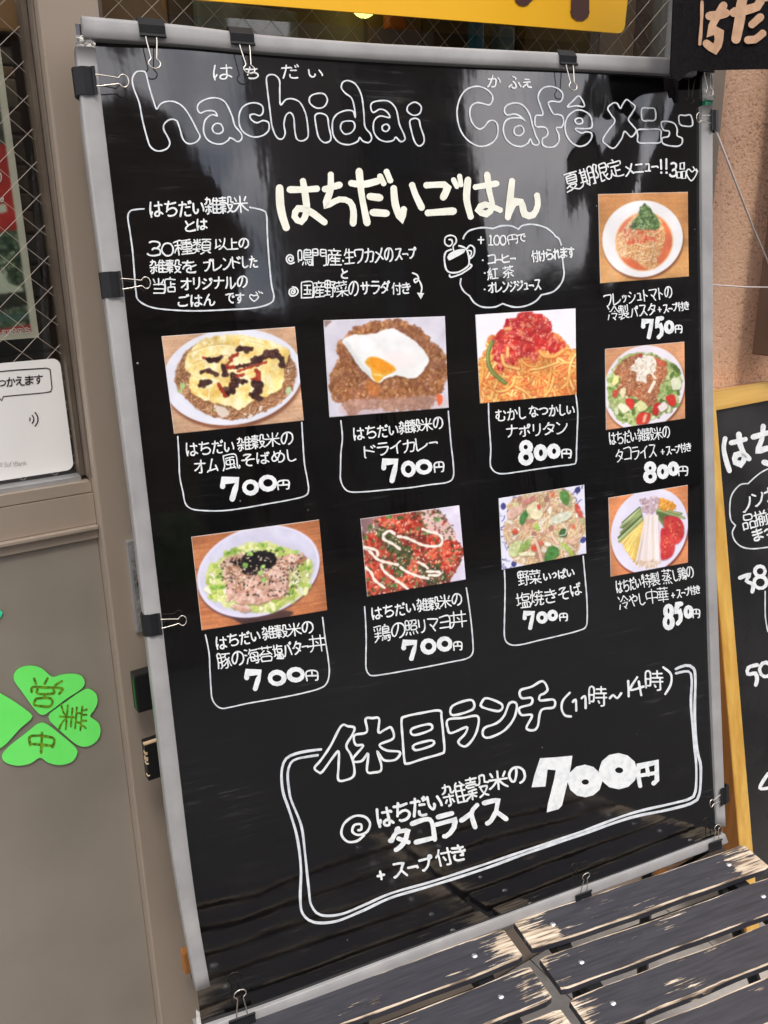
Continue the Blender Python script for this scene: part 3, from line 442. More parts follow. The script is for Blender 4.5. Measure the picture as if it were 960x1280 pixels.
class Ink:
    """strokes drawn in the survey photograph's measure and laid on a real surface"""
    def __init__(s,fmap): s.f=fmap; s.V=[]; s.F=[]; s.k=0
    def stroke(s,P,w,closed=False,smooth=True,step=None):
        P=[tuple(p) for p in P]
        Q=[P[0]]
        for p in P[1:]:
            if math.hypot(p[0]-Q[-1][0],p[1]-Q[-1][1])>.05: Q.append(p)
        if closed and len(Q)>2 and math.hypot(Q[0][0]-Q[-1][0],Q[0][1]-Q[-1][1])<.3: Q.pop()
        P=Q
        if len(P)==1: P=[(P[0][0]-w*.1,P[0][1]),(P[0][0]+w*.1,P[0][1])]
        if smooth: P=crom(P,closed,step or max(1.2,w*.6))
        elif closed is False and len(P)>2: pass
        n=len(P); s.k=(s.k+1)%14; l=s.k*.00002
        base=len(s.V); V=[];F=[]
        ph=random.random()*6
        for i in range(n):
            a=P[(i-1)%n] if (i>0 or closed) else P[i]; b=P[(i+1)%n] if (i<n-1 or closed) else P[i]
            tx,ty=b[0]-a[0],b[1]-a[1]; d=math.hypot(tx,ty) or 1; nx,ny=-ty/d,tx/d
            m=1.0
            if (0<i<n-1) or closed:
                u=(P[i][0]-a[0],P[i][1]-a[1]); du=math.hypot(*u) or 1; cs=abs((u[0]*tx+u[1]*ty)/(du*d)); m=min(1/max(cs,.5),1.5)
            hw=w*.5*(1+.09*math.sin(i*.55+ph))*m
            V.append((P[i][0]+nx*hw,P[i][1]+ny*hw)); V.append((P[i][0]-nx*hw,P[i][1]-ny*hw))
        m=n if closed else n-1
        for i in range(m):
            a=2*i;b=2*((i+1)%n); F.append((a,a+1,b+1,b))
        if not closed:
            for end in (0,1):
                c=P[0] if end==0 else P[-1]; q=P[1] if end==0 else P[-2]
                an=math.atan2(c[1]-q[1],c[0]-q[0]); r=w*.5; i0=len(V); k=5
                ids=[]
                for j in range(k+1):
                    t=an-math.pi/2+math.pi*j/k; V.append((c[0]+r*math.cos(t),c[1]+r*math.sin(t))); ids.append(i0+j)
                F.append(tuple(ids))
        s.V+=[s.f(x,y,l) for x,y in V]; s.F+=[tuple(i+base for i in f) for f in F]
    def fill(s,P,smooth=False):
        if smooth: P=crom(P,True,2.0)
        s.k=(s.k+1)%14; l=s.k*.00002; tri=tessellate_polygon([[Vector((x,y,0)) for x,y in P]]); base=len(s.V)
        s.V+=[s.f(x,y,l) for x,y in P]; s.F+=[tuple(i+base for i in t) for t in tri]
    def glyph(s,ch,cx,cy,w,h,ang=0.0,th=2.0,shear=0.0,wob=1.0,tight=True):
        G=GLY.get(ch)
        if not G: return
        xs=[p[0] for st in G for p in st]; ys=[p[1] for st in G for p in st]
        x0,x1,y0,y1=min(xs),max(xs),min(ys),max(ys)
        if not tight: x0,x1,y0,y1=.06,.94,.06,.94
        sx=max(x1-x0,.0001); sy=max(y1-y0,.0001)
        small={'ー':(1,.10),'1':(.25,1),'!':(.15,1),'い':(1,.7),'ュ':(.8,.6),'+':(.7,.7),'ニ':(1,.65),'つ':(1,.6),'っ':(.7,.5),'ッ':(.7,.6),'ぇ':(.8,.8),'へ':(1,.5),'リ':(.75,1),'り':(.7,1),'し':(.8,1),'ト':(.6,1),'t':(.6,.9),'o':(.9,.66),'a':(.9,.66),'n':(.9,.66)}.get(ch,(1,1))
        w*=small[0]; hh=h*small[1]; cy+=(h-hh)*(.5 if ch in 'otan' else .12)
        ca,sa=math.cos(ang),math.sin(ang)
        a1,a2,a3,a4=[(random.random()-.5)*.10*wob for _ in range(4)]; ra=(random.random()-.5)*.10*wob
        cr,sr=math.cos(ra),math.sin(ra)
        for st in G:
            ox,oy=(random.random()-.5)*.03*wob,(random.random()-.5)*.03*wob; P=[]
            for x,y in st:
                X=((x-x0)/sx-.5 if sx>.01 else 0)+ox; Y=((y-y0)/sy-.5 if sy>.01 else 0)+oy
                X,Y=X+a1*Y+a2*Y*Y,Y+a3*X+a4*X*Y
                X,Y=X*cr-Y*sr,X*sr+Y*cr
                X=X*w+shear*Y*hh; Y=Y*hh
                P.append((cx+X*ca-Y*sa,cy+X*sa+Y*ca))
            L_=sum(math.hypot(P[i+1][0]-P[i][0],P[i+1][1]-P[i][1]) for i in range(len(P)-1))
            s.stroke(P,th)
    def line(s,text,x0,y0,x1,y1,h,th,shear=0.0,wob=1.0,gap=.12,vary=None):
        wt={' ':.45,'・':.35,'ー':.75,'っ':.7,'ッ':.75,'ュ':.75,'1':.45,'+':.75,'い':.85,'!':.4,'リ':.8,'ト':.75,'し':.75,'り':.7}
        ws=[wt.get(c,1.0) for c in text]; tot=sum(ws); acc=0; ang=math.atan2(y1-y0,x1-x0)
        D=math.hypot(x1-x0,y1-y0)
        for c,w_ in zip(text,ws):
            t=(acc+w_/2)/tot; acc+=w_
            cw=D*w_/tot
            cx=x0+(x1-x0)*t; cy=y0+(y1-y0)*t+(random.random()-.5)*h*.08*wob
            if c=='・': s.stroke([(cx-.4,cy),(cx+.4,cy+.3)],th*1.2); continue
            if c==' ': continue
            kan=ord(c)>0x3400
            s.glyph(c,cx,cy,cw*(1-gap)*(1.08 if kan else .92),h*(1.0 if kan else .90),ang*.8,th*(.86 if kan else 1),shear,wob)
    def build(s,name,m,parent,label=None,**k): return mesh(name,s.V,s.F,m,parent,label=label,**k)
def Zm(ox,oy,s,P): return [(ox+x/s,oy+y/s) for x,y in P]
DIG={'7':[[(0,.34),(.04,.02),(.95,0),(.82,.45),(.62,1)]],'5':[[(.95,0),(.25,.03),(.12,.42),(.6,.36),(.9,.55),(.8,.85),(.35,1)]],
     '8':[[(.5,0),(.85,.2),(.5,.45),(.1,.73),(.5,1),(.9,.73),(.5,.45),(.15,.2)]],'3':[[(.1,.05),(.6,.0),(.85,.2),(.45,.44),(.9,.65),(.65,.95),(.05,1)]],
     '1':[[(.5,0),(.5,1)]],'4':[[(.6,0),(.0,.6),(1,.6)],[(.7,.05),(.65,1)]]}
def bold(ink,ch,x0,y0,x1,y1,th):
    w,h=x1-x0-th,y1-y0-th; ax,ay=x0+th/2,y0+th/2
    if ch=='0':
        ink.stroke([(ax+w/2+w/2*math.cos(a),ay+h/2+h/2*math.sin(a)) for a in [i*math.pi/6 for i in range(12)]],th,closed=True); return
    if ch=='8':
        r1,r2=h*.235,h*.265
        for cy,r in ((ay+r1,r1),(ay+h-r2,r2)):
            ink.stroke([(ax+w/2+(w/2)*(.85 if r==r1 else 1)*math.cos(a),cy+r*math.sin(a)) for a in [i*math.pi/6 for i in range(12)]],th,closed=True)
        return
    for st in DIG[ch]:
        ink.stroke([(ax+x*w,ay+y*h) for x,y in st],th,smooth=ch!='7')

# ---------------- printed pictures, painted dot by dot into an ink attribute
def vnoise(h,w,sc,seed,oct=3):
    r=np.random.RandomState(seed); o=np.zeros((h,w)); amp=1;tot=0
    for k in range(oct):
        gh,gw=max(2,int(h/sc)+2),max(2,int(w/sc)+2); gr=r.rand(gh,gw)
        y=np.linspace(0,gh-1.001,h);x=np.linspace(0,gw-1.001,w); yi=y.astype(int);xi=x.astype(int);fy=(y-yi)[:,None];fx=(x-xi)[None]
        fy=fy*fy*(3-2*fy);fx=fx*fx*(3-2*fx)
        a=gr[yi][:,xi];b=gr[yi][:,xi+1];c=gr[yi+1][:,xi];d=gr[yi+1][:,xi+1]
        o+=amp*((a*(1-fx)+b*fx)*(1-fy)+(c*(1-fx)+d*fx)*fy); tot+=amp; amp*=.5; sc=max(1.2,sc/2)
    return o/tot
class Cv:
    def __init__(s,quad,zo,W=190,seed=1,H=None):
        s.q=quad; s.zo=zo
        a=(math.dist(quad[0],quad[1])+math.dist(quad[3],quad[2]))/2; b=(math.dist(quad[0],quad[3])+math.dist(quad[1],quad[2]))/2
        s.w=W; s.h=H or int(W*b/a); s.a=np.ones((s.h,s.w,3)); s.r=np.random.RandomState(seed)
        s.Y,s.X=np.mgrid[0:s.h,0:s.w].astype(float); s.seed=seed
        # homography quad -> canvas
        A=[];B=[]
        for (x,y),(u,v) in zip(quad,((0,0),(s.w,0),(s.w,s.h),(0,s.h))):
            A.append([x,y,1,0,0,0,-u*x,-u*y]);B.append(u);A.append([0,0,0,x,y,1,-v*x,-v*y]);B.append(v)
        s.Hm=np.linalg.solve(np.array(A,float),np.array(B,float)); s.sc=s.w/a/zo[2]
    def p(s,x,y):
        x=s.zo[0]+x/s.zo[2];y=s.zo[1]+y/s.zo[2];h=s.Hm;d=h[6]*x+h[7]*y+1
        return (h[0]*x+h[1]*y+h[2])/d,(h[3]*x+h[4]*y+h[5])/d
    def col(s,c): return np.array(c,float)/255
    def noise(s,sc,k=0,oct=3): return vnoise(s.h,s.w,sc,s.seed*31+k,oct)
    def blend(s,m,c):
        c=s.col(c) if isinstance(c,(tuple,list)) else c
        s.a=s.a*(1-m[...,None])+c*m[...,None]
    def ell(s,cx,cy,rx,ry,ang=0,soft=1.2,wob=0,k=0,canvas=False):
        if not canvas: 
            cx,cy=s.p(cx,cy); rx*=s.sc; ry*=s.sc
        c,n=math.cos(ang),math.sin(ang); X=s.X-cx;Y=s.Y-cy; d=np.sqrt(((X*c+Y*n)/rx)**2+((-X*n+Y*c)/ry)**2)
        if wob: d=d+(s.noise(8,k)-.5)*wob
        return np.clip((1-d)*min(rx,ry)/soft+.5,0,1)
    def poly(s,P,soft=1,wob=0,k=0,smooth=True):
        P=[s.p(x,y) for x,y in P]
        if smooth: P=crom(P,True,3.0)
        X,Y=s.X.copy(),s.Y.copy()
        if wob: X=X+(s.noise(7,k+5)-.5)*wob;Y=Y+(s.noise(7,k+9)-.5)*wob
        ins=np.zeros((s.h,s.w),bool); n=len(P)
        for i in range(n):
            (x1,y1),(x2,y2)=P[i],P[(i+1)%n]
            if y1==y2: continue
            c=((y1>Y)!=(y2>Y))&(X<(x2-x1)*(Y-y1)/(y2-y1)+x1); ins^=c
        m=ins.astype(float)
        for _ in range(int(soft)):
            q=np.pad(m,1,mode='edge'); m=(q[:-2,1:-1]+q[2:,1:-1]+q[1:-1,:-2]+q[1:-1,2:]+2*q[1:-1,1:-1])/6
        return m
    def dab(s,P,w,c,al=1.0,canvas=True):
        """soft stroke along P (canvas units)"""
        if not canvas: P=[s.p(x,y) for x,y in P]; w=w*s.sc
        c=s.col(c); x0=int(max(0,min(p[0] for p in P)-w-2));x1=int(min(s.w,max(p[0] for p in P)+w+3));y0=int(max(0,min(p[1] for p in P)-w-2));y1=int(min(s.h,max(p[1] for p in P)+w+3))
        if x1<=x0 or y1<=y0: return
        X=s.X[y0:y1,x0:x1];Y=s.Y[y0:y1,x0:x1]; D=np.full(X.shape,1e9)
        for a,b in zip(P,P[1:]):
            dx,dy=b[0]-a[0],b[1]-a[1]; L2=dx*dx+dy*dy+1e-9; t=np.clip(((X-a[0])*dx+(Y-a[1])*dy)/L2,0,1)
            D=np.minimum(D,np.hypot(X-a[0]-t*dx,Y-a[1]-t*dy))
        m=np.clip(w/2-D+.5,0,1)[...,None]*al; s.a[y0:y1,x0:x1]=s.a[y0:y1,x0:x1]*(1-m)+c*m
    def curl(s,x,y,L_,bend,ang,n=6):
        P=[(x,y)]
        for i in range(n):
            ang+=bend/n; x+=math.cos(ang)*L_/n; y+=math.sin(ang)*L_/n; P.append((x,y))
        return P
    def pts(s,m,n):
        ys,xs=np.where(m>.5)
        if len(xs)==0: return []
        i=s.r.randint(0,len(xs),n); return list(zip(xs[i].astype(float),ys[i].astype(float)))
    def noodles(s,m,n,w,cols,L_=26,dark=(120,60,25),hl=True,bend=2.4):
        old=s.a.copy(); q=m.copy()
        for _ in range(3): q=np.pad(q,1,mode='edge'); q=(q[:-2,1:-1]+q[2:,1:-1]+q[1:-1,:-2]+q[1:-1,2:]+q[1:-1,1:-1])/5
        keep=np.clip(q*1.6,0,1)[...,None]
        for x,y in s.pts(m,n):
            P=s.curl(x,y,L_*(.5+s.r.rand()),(s.r.rand()-.5)*2*bend,s.r.rand()*6.28); c=cols[s.r.randint(len(cols))]
            k=int(np.clip(P[len(P)//2][1],0,s.h-1)),int(np.clip(P[len(P)//2][0],0,s.w-1))
            if m[k]<.3: continue
            s.dab([(a+.5,b+.8) for a,b in P],w+1.2,dark,.55); s.dab(P,w,c,.95)
            if hl: s.dab([(a-.3,b-.4) for a,b in P],w*.35,tuple(min(255,v+45) for v in c),.6)
        s.a=old*(1-keep)+s.a*keep
    def bits(s,m,n,r0,r1,cols,asp=.6,al=.95,dark=None):
        for x,y in s.pts(m,n):
            r=r0+(r1-r0)*s.r.rand(); a=s.r.rand()*6.28; l=r*(1-asp) ; c=cols[s.r.randint(len(cols))]
            P=[(x-math.cos(a)*l,y-math.sin(a)*l),(x+math.cos(a)*l,y+math.sin(a)*l)]
            if dark: s.dab([(p[0]+.4,p[1]+.7) for p in P],r+1,dark,.5)
            s.dab(P,r,tuple(np.clip(np.array(c)+s.r.randint(-14,15),0,255)),al)
    def tex(s,m,c1,c2,sc=4,k=0,contrast=1.0):
        n=np.clip((s.noise(sc,k,4)-.5)*2.2*contrast+.5,0,1)[...,None]; c=s.col(c1)*(1-n)+s.col(c2)*n; s.a=s.a*(1-m[...,None])+c*m[...,None]
    def plate(s,cx,cy,rx,ry,ang,rim=(238,238,246),well=(222,222,234),sh=(120,60,35)):
        s.blend(s.ell(cx+8,cy+22,rx*1.01,ry*1.01,ang,4)*.75,sh)
        m=s.ell(cx,cy,rx,ry,ang,1.3); s.blend(m,rim); s.tex(m,tuple(v-8 for v in rim),rim,30,3)
        s.blend(s.ell(cx,cy,rx*.80,ry*.78,ang,10)*.8,well)
    def wood(s,c1,c2,dx=.08):
        n=vnoise(s.h,s.w,3,s.seed*7+1,3); st=vnoise(s.h,8,2.0,s.seed,2); st=np.repeat(st,int(np.ceil(s.w/8)),1)[:,:s.w]
        t=np.clip(.5+(st-.5)*1.1+(n-.5)*.35,0,1)[...,None]; s.a=s.col(c1)*(1-t)+s.col(c2)*t
    def build(s,name,parent,label,fmap,card=True,lift=.0006,border=True,fac=1.0):
        h,w=s.h,s.w; a=np.clip(s.a,0,1)
        if card:
            lum=a.mean(2,keepdims=True); a=lum*.10+a*.90; dk=1-.85*np.clip((a.min(2,keepdims=True)-.55)*4,0,1); a=a*(1+(s.noise(34,70,2)[...,None]-.5)*.30*dk)*(1+(s.r.rand(h,w,1)-.5)*.06*dk+(s.noise(2.2,71,2)[...,None]-.5)*.15*dk); a=a*.97+.022
            p_=np.pad(a,((1,1),(1,1),(0,0)),mode='edge'); a=np.clip((p_[:-2,1:-1]+p_[2:,1:-1]+p_[1:-1,:-2]+p_[1:-1,2:]+4*a)/8,0,1)
        p_=np.pad(a,((1,1),(1,1),(0,0)),mode='edge'); a=(p_[:-2,1:-1]+p_[2:,1:-1]+p_[1:-1,:-2]+p_[1:-1,2:]+3.2*a)/7.2
        if border:
            a=a.copy(); e=1; a[:e]=a[:e]*.4+.55; a[:,:e]=a[:,:e]*.5+.4; a[-e:]*=.75  # laminate edge highlight and a darker bottom rim, painted into the ink
        lin=np.where(a<=.04045,a/12.92,((a+.055)/1.055)**2.4)*fac
        q=s.q; V=[]
        for j in range(h+1):
            t=j/h
            for i in range(w+1):
                u=i/w
                x=(q[0][0]*(1-u)+q[1][0]*u)*(1-t)+(q[3][0]*(1-u)+q[2][0]*u)*t; y=(q[0][1]*(1-u)+q[1][1]*u)*(1-t)+(q[3][1]*(1-u)+q[2][1]*u)*t
                V.append((x,y))
        W1=[fmap(x,y,lift) for x,y in V]; F=[(j*(w+1)+i,(j+1)*(w+1)+i,(j+1)*(w+1)+i+1,j*(w+1)+i+1) for j in range(h) for i in range(w)]
        # rim of the card going back to what it is stuck on
        rim=[i for i in range(w+1)]+[j*(w+1)+w for j in range(1,h+1)]+[h*(w+1)+i for i in range(w-1,-1,-1)]+[j*(w+1) for j in range(h-1,0,-1)]
        base=len(W1); W1+=[fmap(V[i][0],V[i][1],-.0003) for i in rim]; k=len(rim)
        F+=[(rim[i],rim[(i+1)%k],base+(i+1)%k,base+i) for i in range(k)]
        o=mesh(name,W1,F,[M['print'],M['core']],parent,label=label,smooth=False)
        me=o.data; mi=np.zeros(len(me.polygons),np.int32); mi[h*w:]=1; me.polygons.foreach_set('material_index',mi)
        at=me.color_attributes.new('ink','FLOAT_COLOR','CORNER'); c=np.ones((len(me.loops),4),np.float32)
        c[:h*w*4,:3]=np.repeat(lin.reshape(-1,3),4,0); at.data.foreach_set('color',c.ravel())
        return o
# ================= THE STREET: ground, facades opposite (they show in the glossy sheet and the panes)
def sheet_grid(x0,x1,y0,y1,z): return [(x0,y0,z),(x1,y0,z),(x1,y1,z),(x0,y1,z)],[(0,1,2,3)]
V,F=sheet_grid(-150,150,-150,150,-.12); mesh('road',V,F,M['asphalt'],kind='structure',loc=(0,0,-.12))
MB().box((-30,-1.6,-.118),(30,.93,-.002)).build('pavement',M['asphalt'],kind='structure')
# paving slabs set 4 mm into the pavement by their joints
pv=[o for o in COL.objects if o.name=='pavement'][0]
pt=bpy.data.objects['pavement']
slab_me=None; MW[pt.name]=Matrix.Translation(pt.location)
for i in range(8):
    for j in range(7):
        x=-.3+i*.302; y=.926-j*.302-.300
        if y<.1: continue
        if slab_me is None:
            s_=MB().box((0,0,0),(.300,.300,.006),bev=.002); ob=s_.build('paving_slab',M['concrete'],pt); slab_me=ob.data
            for v in slab_me.vertices: v.co=MW[pt.name].to_3x3()@v.co+Vector((pt.location))
            ob.location=Vector((x,y,-.001))-pt.location
        else:
            ob=bpy.data.objects.new('paving_slab',slab_me); COL.objects.link(ob); ob.parent=pt; ob.location=Vector((x,y,-.001))-pt.location
def building(name,label,x0,x1,y0,y1,h,wall,win,cols,rows,group=None):
    t=thing(name,label,'building',((x0+x1)/2,y1,-.12),group=group)
    MB().box((x0,y0,-.12),(x1,y1,h)).box((x0-.08,y0,h),(x1+.08,y1+.12,h+.18)).build('wall',wall,t)
    cw=(x1-x0)/cols; rh=(h-.4)/rows; first=None
    for i in range(cols):
        for j in range(rows):
            a=x0+i*cw+cw*.2; z=.5+j*rh; m=MB().box((a,y1+.002,z),(a+cw*.6,y1+.06,z+rh*.6)).box((a+.05,y1+.055,z+.05),(a+cw*.6-.05,y1+.075,z+rh*.6-.05))
            m.build('window',win,t)
M['fac4']=noisy('pale_render_facade',(.30,.29,.28),(.38,.37,.36),1.5,.85); M['fac1']=noisy('grey_render_facade',(.08,.076,.072),(.11,.10,.095),1.5,.85); M['fac2']=noisy('brown_tile_facade',(.06,.045,.04),(.09,.07,.06),3,.7); M['fac3']=noisy('dark_brick_facade',(.05,.035,.03),(.08,.055,.045),4,.8)
M['winf']=mat('dark_window',(.02,.022,.025),.25)
building('opposite_building','dark brick house with a sloping roof across the street, leftmost of the row',-9,1.5,-18,-11,3.6,M['fac3'],M['winf'],5,1)
hr=[o for o in COL.objects if o.get('label','').startswith('dark brick house')][0]
P_=[(-9,3.79),(-9,12),(-3,12),(.45,7.7),(1.2,6.3),(2.25,4.9),(2.25,4.7),(1.55,3.79)]
n=len(P_); V=[(x,-10.8,z) for x,z in P_]+[(x,-18.1,z) for x,z in P_]; mesh('roof',V,[tuple(range(n)),tuple(range(2*n-1,n-1,-1))]+[(i,(i+1)%n,n+(i+1)%n,n+i) for i in range(n)],M['fac3'],hr)
building('opposite_building','low brown tiled shop building across the street under open sky',1.7,3.9,-17,-11,3.6,M['fac2'],M['winf'],3,1)
building('opposite_building','narrow tall dark building across the street right of the low shop',4.1,5.9,-19,-11,13,M['fac2'],M['winf'],2,5)
building('opposite_building','mid height grey rendered building across the street, between the tall ones',6.0,9.8,-19,-11,3.7,M['fac1'],M['winf'],3,1)
building('opposite_building','added tall brown tiled building at the far right, darkening the back window reflection',12.2,26,-21,-10.9,9,M['fac2'],M['winf'],7,3)  # added unseen block, replaces a pale reflection in the back window with brown
t=thing('utility_pole','grey concrete utility pole standing at the far kerb across the street','pole',(6.75,-8.3,-.12))
MB().tube([(6.75,-8.3,-.12),(6.75,-8.3,9)],[.17,.11],14).build('pole_shaft',M['fac1'],t)
MB().box((6.0,-8.36,6.9),(7.5,-8.26,7.0)).build('cross_arm',M['dark'],t); MB().tube([(6.45,-8.5,5.9),(6.45,-8.5,6.6)],.22,14).build('transformer',M['fac1'],t)
def bush(x,y,r,label):
    t=thing('planter_bush',label,'bush',(x,y,-.12)); V=[];F=[]
    R_=random.Random(int(x*10)); 
    for i in range(420):
        d=Vector((R_.gauss(0,1),R_.gauss(0,1),R_.gauss(0,1))).normalized()*r*(.55+.45*R_.random()); c=Vector((x,y,.55+r*.8))+Vector((d.x,d.y,d.z*.9))
        a=Vector((R_.gauss(0,1),R_.gauss(0,1),R_.gauss(0,1))).normalized()*.05; b=d.cross(a).normalized()*.03; n=len(V); V+=[c-a,c+b,c+a,c-b]; F.append((n,n+1,n+2,n+3))
    mesh('foliage',V,F,M['leaf'],t); MB().tube([(x,y,.3),(x,y,.9)],[.03,.015],6).build('stem',M['brown_metal'],t)
    MB().box((x-.25,y-.25,-.12),(x+.25,y+.25,.35),bev=.02).build('planter',M['fac1'],t)
M['leaf']=noisy('leaf_green',(.03,.07,.015),(.07,.13,.03),8,.6)
bush(-1.6,-6.0,.55,'leafy green bush in a planter across the street, left'); bush(-.4,-6.1,.45,'smaller green bush in a planter across the street, right')

# ================= THE SHOP FRONT
PX0,PX1=.2375,.2935; M['sashlite']=noisy('dull_bronze_sash',(.20,.165,.13),(.26,.215,.17),12,.4,.4)
# left window unit
t=thing('shop_window','wire glass shop window with taupe lower panel left of the beige post','window',(-.2,.95,0)); SW=t
MB().box((-.75,.974,1.026),(.2345,.980,2.2)).build('glass_pane',M['glass'],t)
MB().box((.2292,.958,1.0265),(.2342,.9735,2.2)).build('sash_bead',M['sash'],t)
MB().box((.2350,.944,1.026),(.2370,.990,2.2)).build('sash_edge',M['sashlite'],t)
MB().box((-.75,.955,1.0215),(.2290,.9735,1.0262)).build('glazing_bead',M['silver'],t)
MB().box((-.75,.9475,1.0095),(.2370,.990,1.0213)).build('bottom_rail',M['post'],t)
MB().box((-.75,.9450,.9735),(.2370,.990,1.0083)).build('bottom_rail',M['post'],t)
MB().box((-.75,.9380,.9685),(.2370,.990,.9728),bev=.001).build('drip_ridge',M['post'],t)
MB().box((-.75,.9445,.9570),(.2370,.990,.9680)).build('bottom_rail',M['post'],t)
MB().box((-.75,.950,0.0),(.2370,.990,.9560)).build('lower_panel',M['panel'],t)
MB().box((-.75,.99,0),(.2935,1.02,1.02)).build('inner_lining',M['sash'],t)
MB().box((.2292,.972,2.2),(.2370,.990,2.3)).build('sash_head',M['sash'],t)
def wires(x0,x1,z0,z1,y,parent,p=.0335,q=.0300,r=.00024,ph=(0,0)):
    m=MB(); sl=q/p
    n0=int((z0-x1*sl)/q)-2; n1=int((z1-x0*sl)/q)+2
    for sgn in (1,-1):
        rng=range(int(((z0-sl*x1) if sgn>0 else (z0+sl*x0))/q)-1,int(((z1-sl*x0) if sgn>0 else (z1+sl*x1))/q)+2)
        for k in rng:
            b=k*q+ph[0 if sgn>0 else 1]; pts=[]
            # z = sgn*sl*x + b
            xa=max(x0,min((z0-b)/(sgn*sl),(z1-b)/(sgn*sl))); xb=min(x1,max((z0-b)/(sgn*sl),(z1-b)/(sgn*sl)))
            if xb-xa<.002: continue
            m.tube([(xa,y+.0003*sgn,sgn*sl*xa+b),(xb,y+.0003*sgn,sgn*sl*xb+b)],r,4)
    o=m.build('wire_mesh',M['meshwire'],parent); o['kind']='stuff'; return o
M['meshwire']=mat('glass_wire',(.45,.39,.32),.5,.2)
wires(-.75,.229,1.027,2.2,.9732,t,ph=(.0015,.012))
# beige post
t=thing('window_post','beige aluminium post between the two shop windows','post',(.265,.95,0))
MB().box((PX0,.930,0),(PX1,1.02,2.4),bev=.0025).build('post_body',M['post'],t)
# back window
t=thing('shop_window','wide wire glass shop window behind the top of the menu board','window',(.7,.95,0)); BWN=t
MB().box((PX1+.002,.962,1.03),(1.126,.968,2.4)).build('glass_pane',M['glass'],t)
MB().box((PX1+.0005,.945,1.03),(PX1+.0075,.9615,2.4)).build('sash_bead',M['sash'],t)
MB().box((1.1265,.950,1.03),(1.136,.9900,2.4)).build('sash_bead',M['silver'],t)
MB().box((1.1365,.944,1.03),(1.150,.9900,2.4),bev=.001).build('sash_edge',M['silver'],t)
MB().box((PX1,.945,.96),(1.150,.99,1.029)).build('bottom_rail',M['post'],t)
MB().box((PX1,.950,0),(1.150,.99,.959)).build('lower_panel',M['panel'],t)
MB().box((PX1,.93,0.0),(1.150,.9495,.07)).build('kick_rail',M['post'],t)
wires(PX1+.008,1.126,1.031,2.39,.9612,t,ph=(.004,.013))
t=thing('window_jamb','wide beige aluminium jamb between the back window and the orange wall','post',(1.19,.95,0))
MB().box((1.1505,.930,0),(1.228,1.02,2.4),bev=.002).build('jamb_body',M['post'],t)
# plaster wall
t=thing('plaster_wall','speckled orange plaster wall right of the window jamb','wall',(2.5,1.0,0))
MB().box((1.2285,.9385,0),(5.5,1.15,3.2)).build('wall_face',M['plaster'],t)
t=thing('shop_wall','dark wall carrying the shop front above and beside the windows','wall',(-.5,1.0,0))
MB().box((-6,.95,0),(-.7505,1.15,3.2)).build('wall_side',M['fac1'],t); MB().box((-.75,.951,2.4005),(1.2283,1.15,3.2)).build('wall_head',M['fac1'],t); MB().box((-.75,.95,2.3),(.2370,1.02,2.4)).build('wall_head',M['post'],t)
# room behind the glass
t=thing('shop_room','dim brown shop interior seen through the wire glass','room',(.2,1.2,0))
MB().box((-1.6,2.6,0),(2.2,2.7,3)).build('back_wall',M['interior'],t); MB().box((-1.7,1.16,0),(-1.6,2.7,3)).build('side_wall',M['interior'],t); MB().box((2.2,1.16,0),(2.3,2.7,3)).build('side_wall',M['interior'],t)
MB().box((-1.7,1.16,3),(2.3,2.7,3.05)).build('ceiling',M['interior'],t); MB().box((-1.6,1.03,-.05),(2.2,2.6,.001)).build('floor_boards',M['interior'],t)
def behind(name,label,cat,x0,y0,x1,y1,y,m,d=.05):
    a=onY(x0,y1,y);b=onY(x1,y0,y); o=MB().box((a.x,y,a.z),(b.x,y+(d if y>1.02 else .014),b.z),bev=.003).build(name,m); tag(o,label,cat); return o
behind('reflection_card','pale green grey card behind the back window, standing in for a reflection','card',250,14,372,60,1.015,noisy('pale_board',(.22,.23,.18),(.50,.51,.42),9,.7,lo=.42,hi=.56))  # added card whose colour imitates a grey-green reflection in the pane
behind('reflection_panel','orange brown panel at the top of the left window, standing in for a reflection','reflection_panel',-20,-60,34,37,1.03,noisy('tan_reflection',(.34,.17,.06),(.42,.22,.09),6,.8))  # added panel whose colour imitates an orange brown reflection in the pane
t=thing('reflection_screen','added slatted screen behind the left window glass, standing in for reflected brown stripes','screen',onY(10,300,1.06))  # added; the slat browns imitate building stripes reflected in the left pane
for y0_,y1_,c_ in ((39,60,(.10,.08,.065)),(61,84,(.12,.095,.07)),(85,99,(.22,.13,.075)),(100,138,(.20,.165,.12)),(140,168,(.11,.075,.05)),(170,205,(.13,.09,.06)),(207,240,(.15,.10,.07)),(242,262,(.17,.12,.085)),(264,292,(.20,.125,.09)),(294,330,(.12,.11,.105)),(332,372,(.10,.095,.085)),(374,440,(.07,.06,.05)),(442,520,(.06,.05,.04)),(522,600,(.07,.06,.045))):
    a=onY(40,y1_,1.04); b=onY(40,y0_,1.04); MB().box((-.3,1.04,a.z+.0008),(.2345,1.052,b.z),bev=.002).build('slat',noisy('reflection_stripe',tuple(v*.8 for v in c_),c_,6,.7,stretch=(1,1,9)),t)
t=thing('window_backdrop','added brown backdrop panels brightening the view through the wide back window','board',(.7,1.1,1.03))  # added backdrop close to the glass, catches daylight the room lacks
for k_,(xa,xb,c_) in enumerate(((.30,.40,(.30,.17,.08)),(.402,.452,(.10,.07,.05)),(.66,.74,(.22,.11,.06)),(.742,.84,(.12,.08,.055)),(.842,.90,(.30,.22,.11)),(.902,.985,(.32,.25,.12)),(.987,1.06,(.20,.11,.07)),(1.062,1.135,(.30,.19,.12)))):
    MB().box((xa,1.03,1.2),(xb,1.042,2.0),bev=.002).build('panel',noisy('backdrop_panel',tuple(v*.6 for v in c_),c_,7,.7,stretch=(1,1,.4)),t)
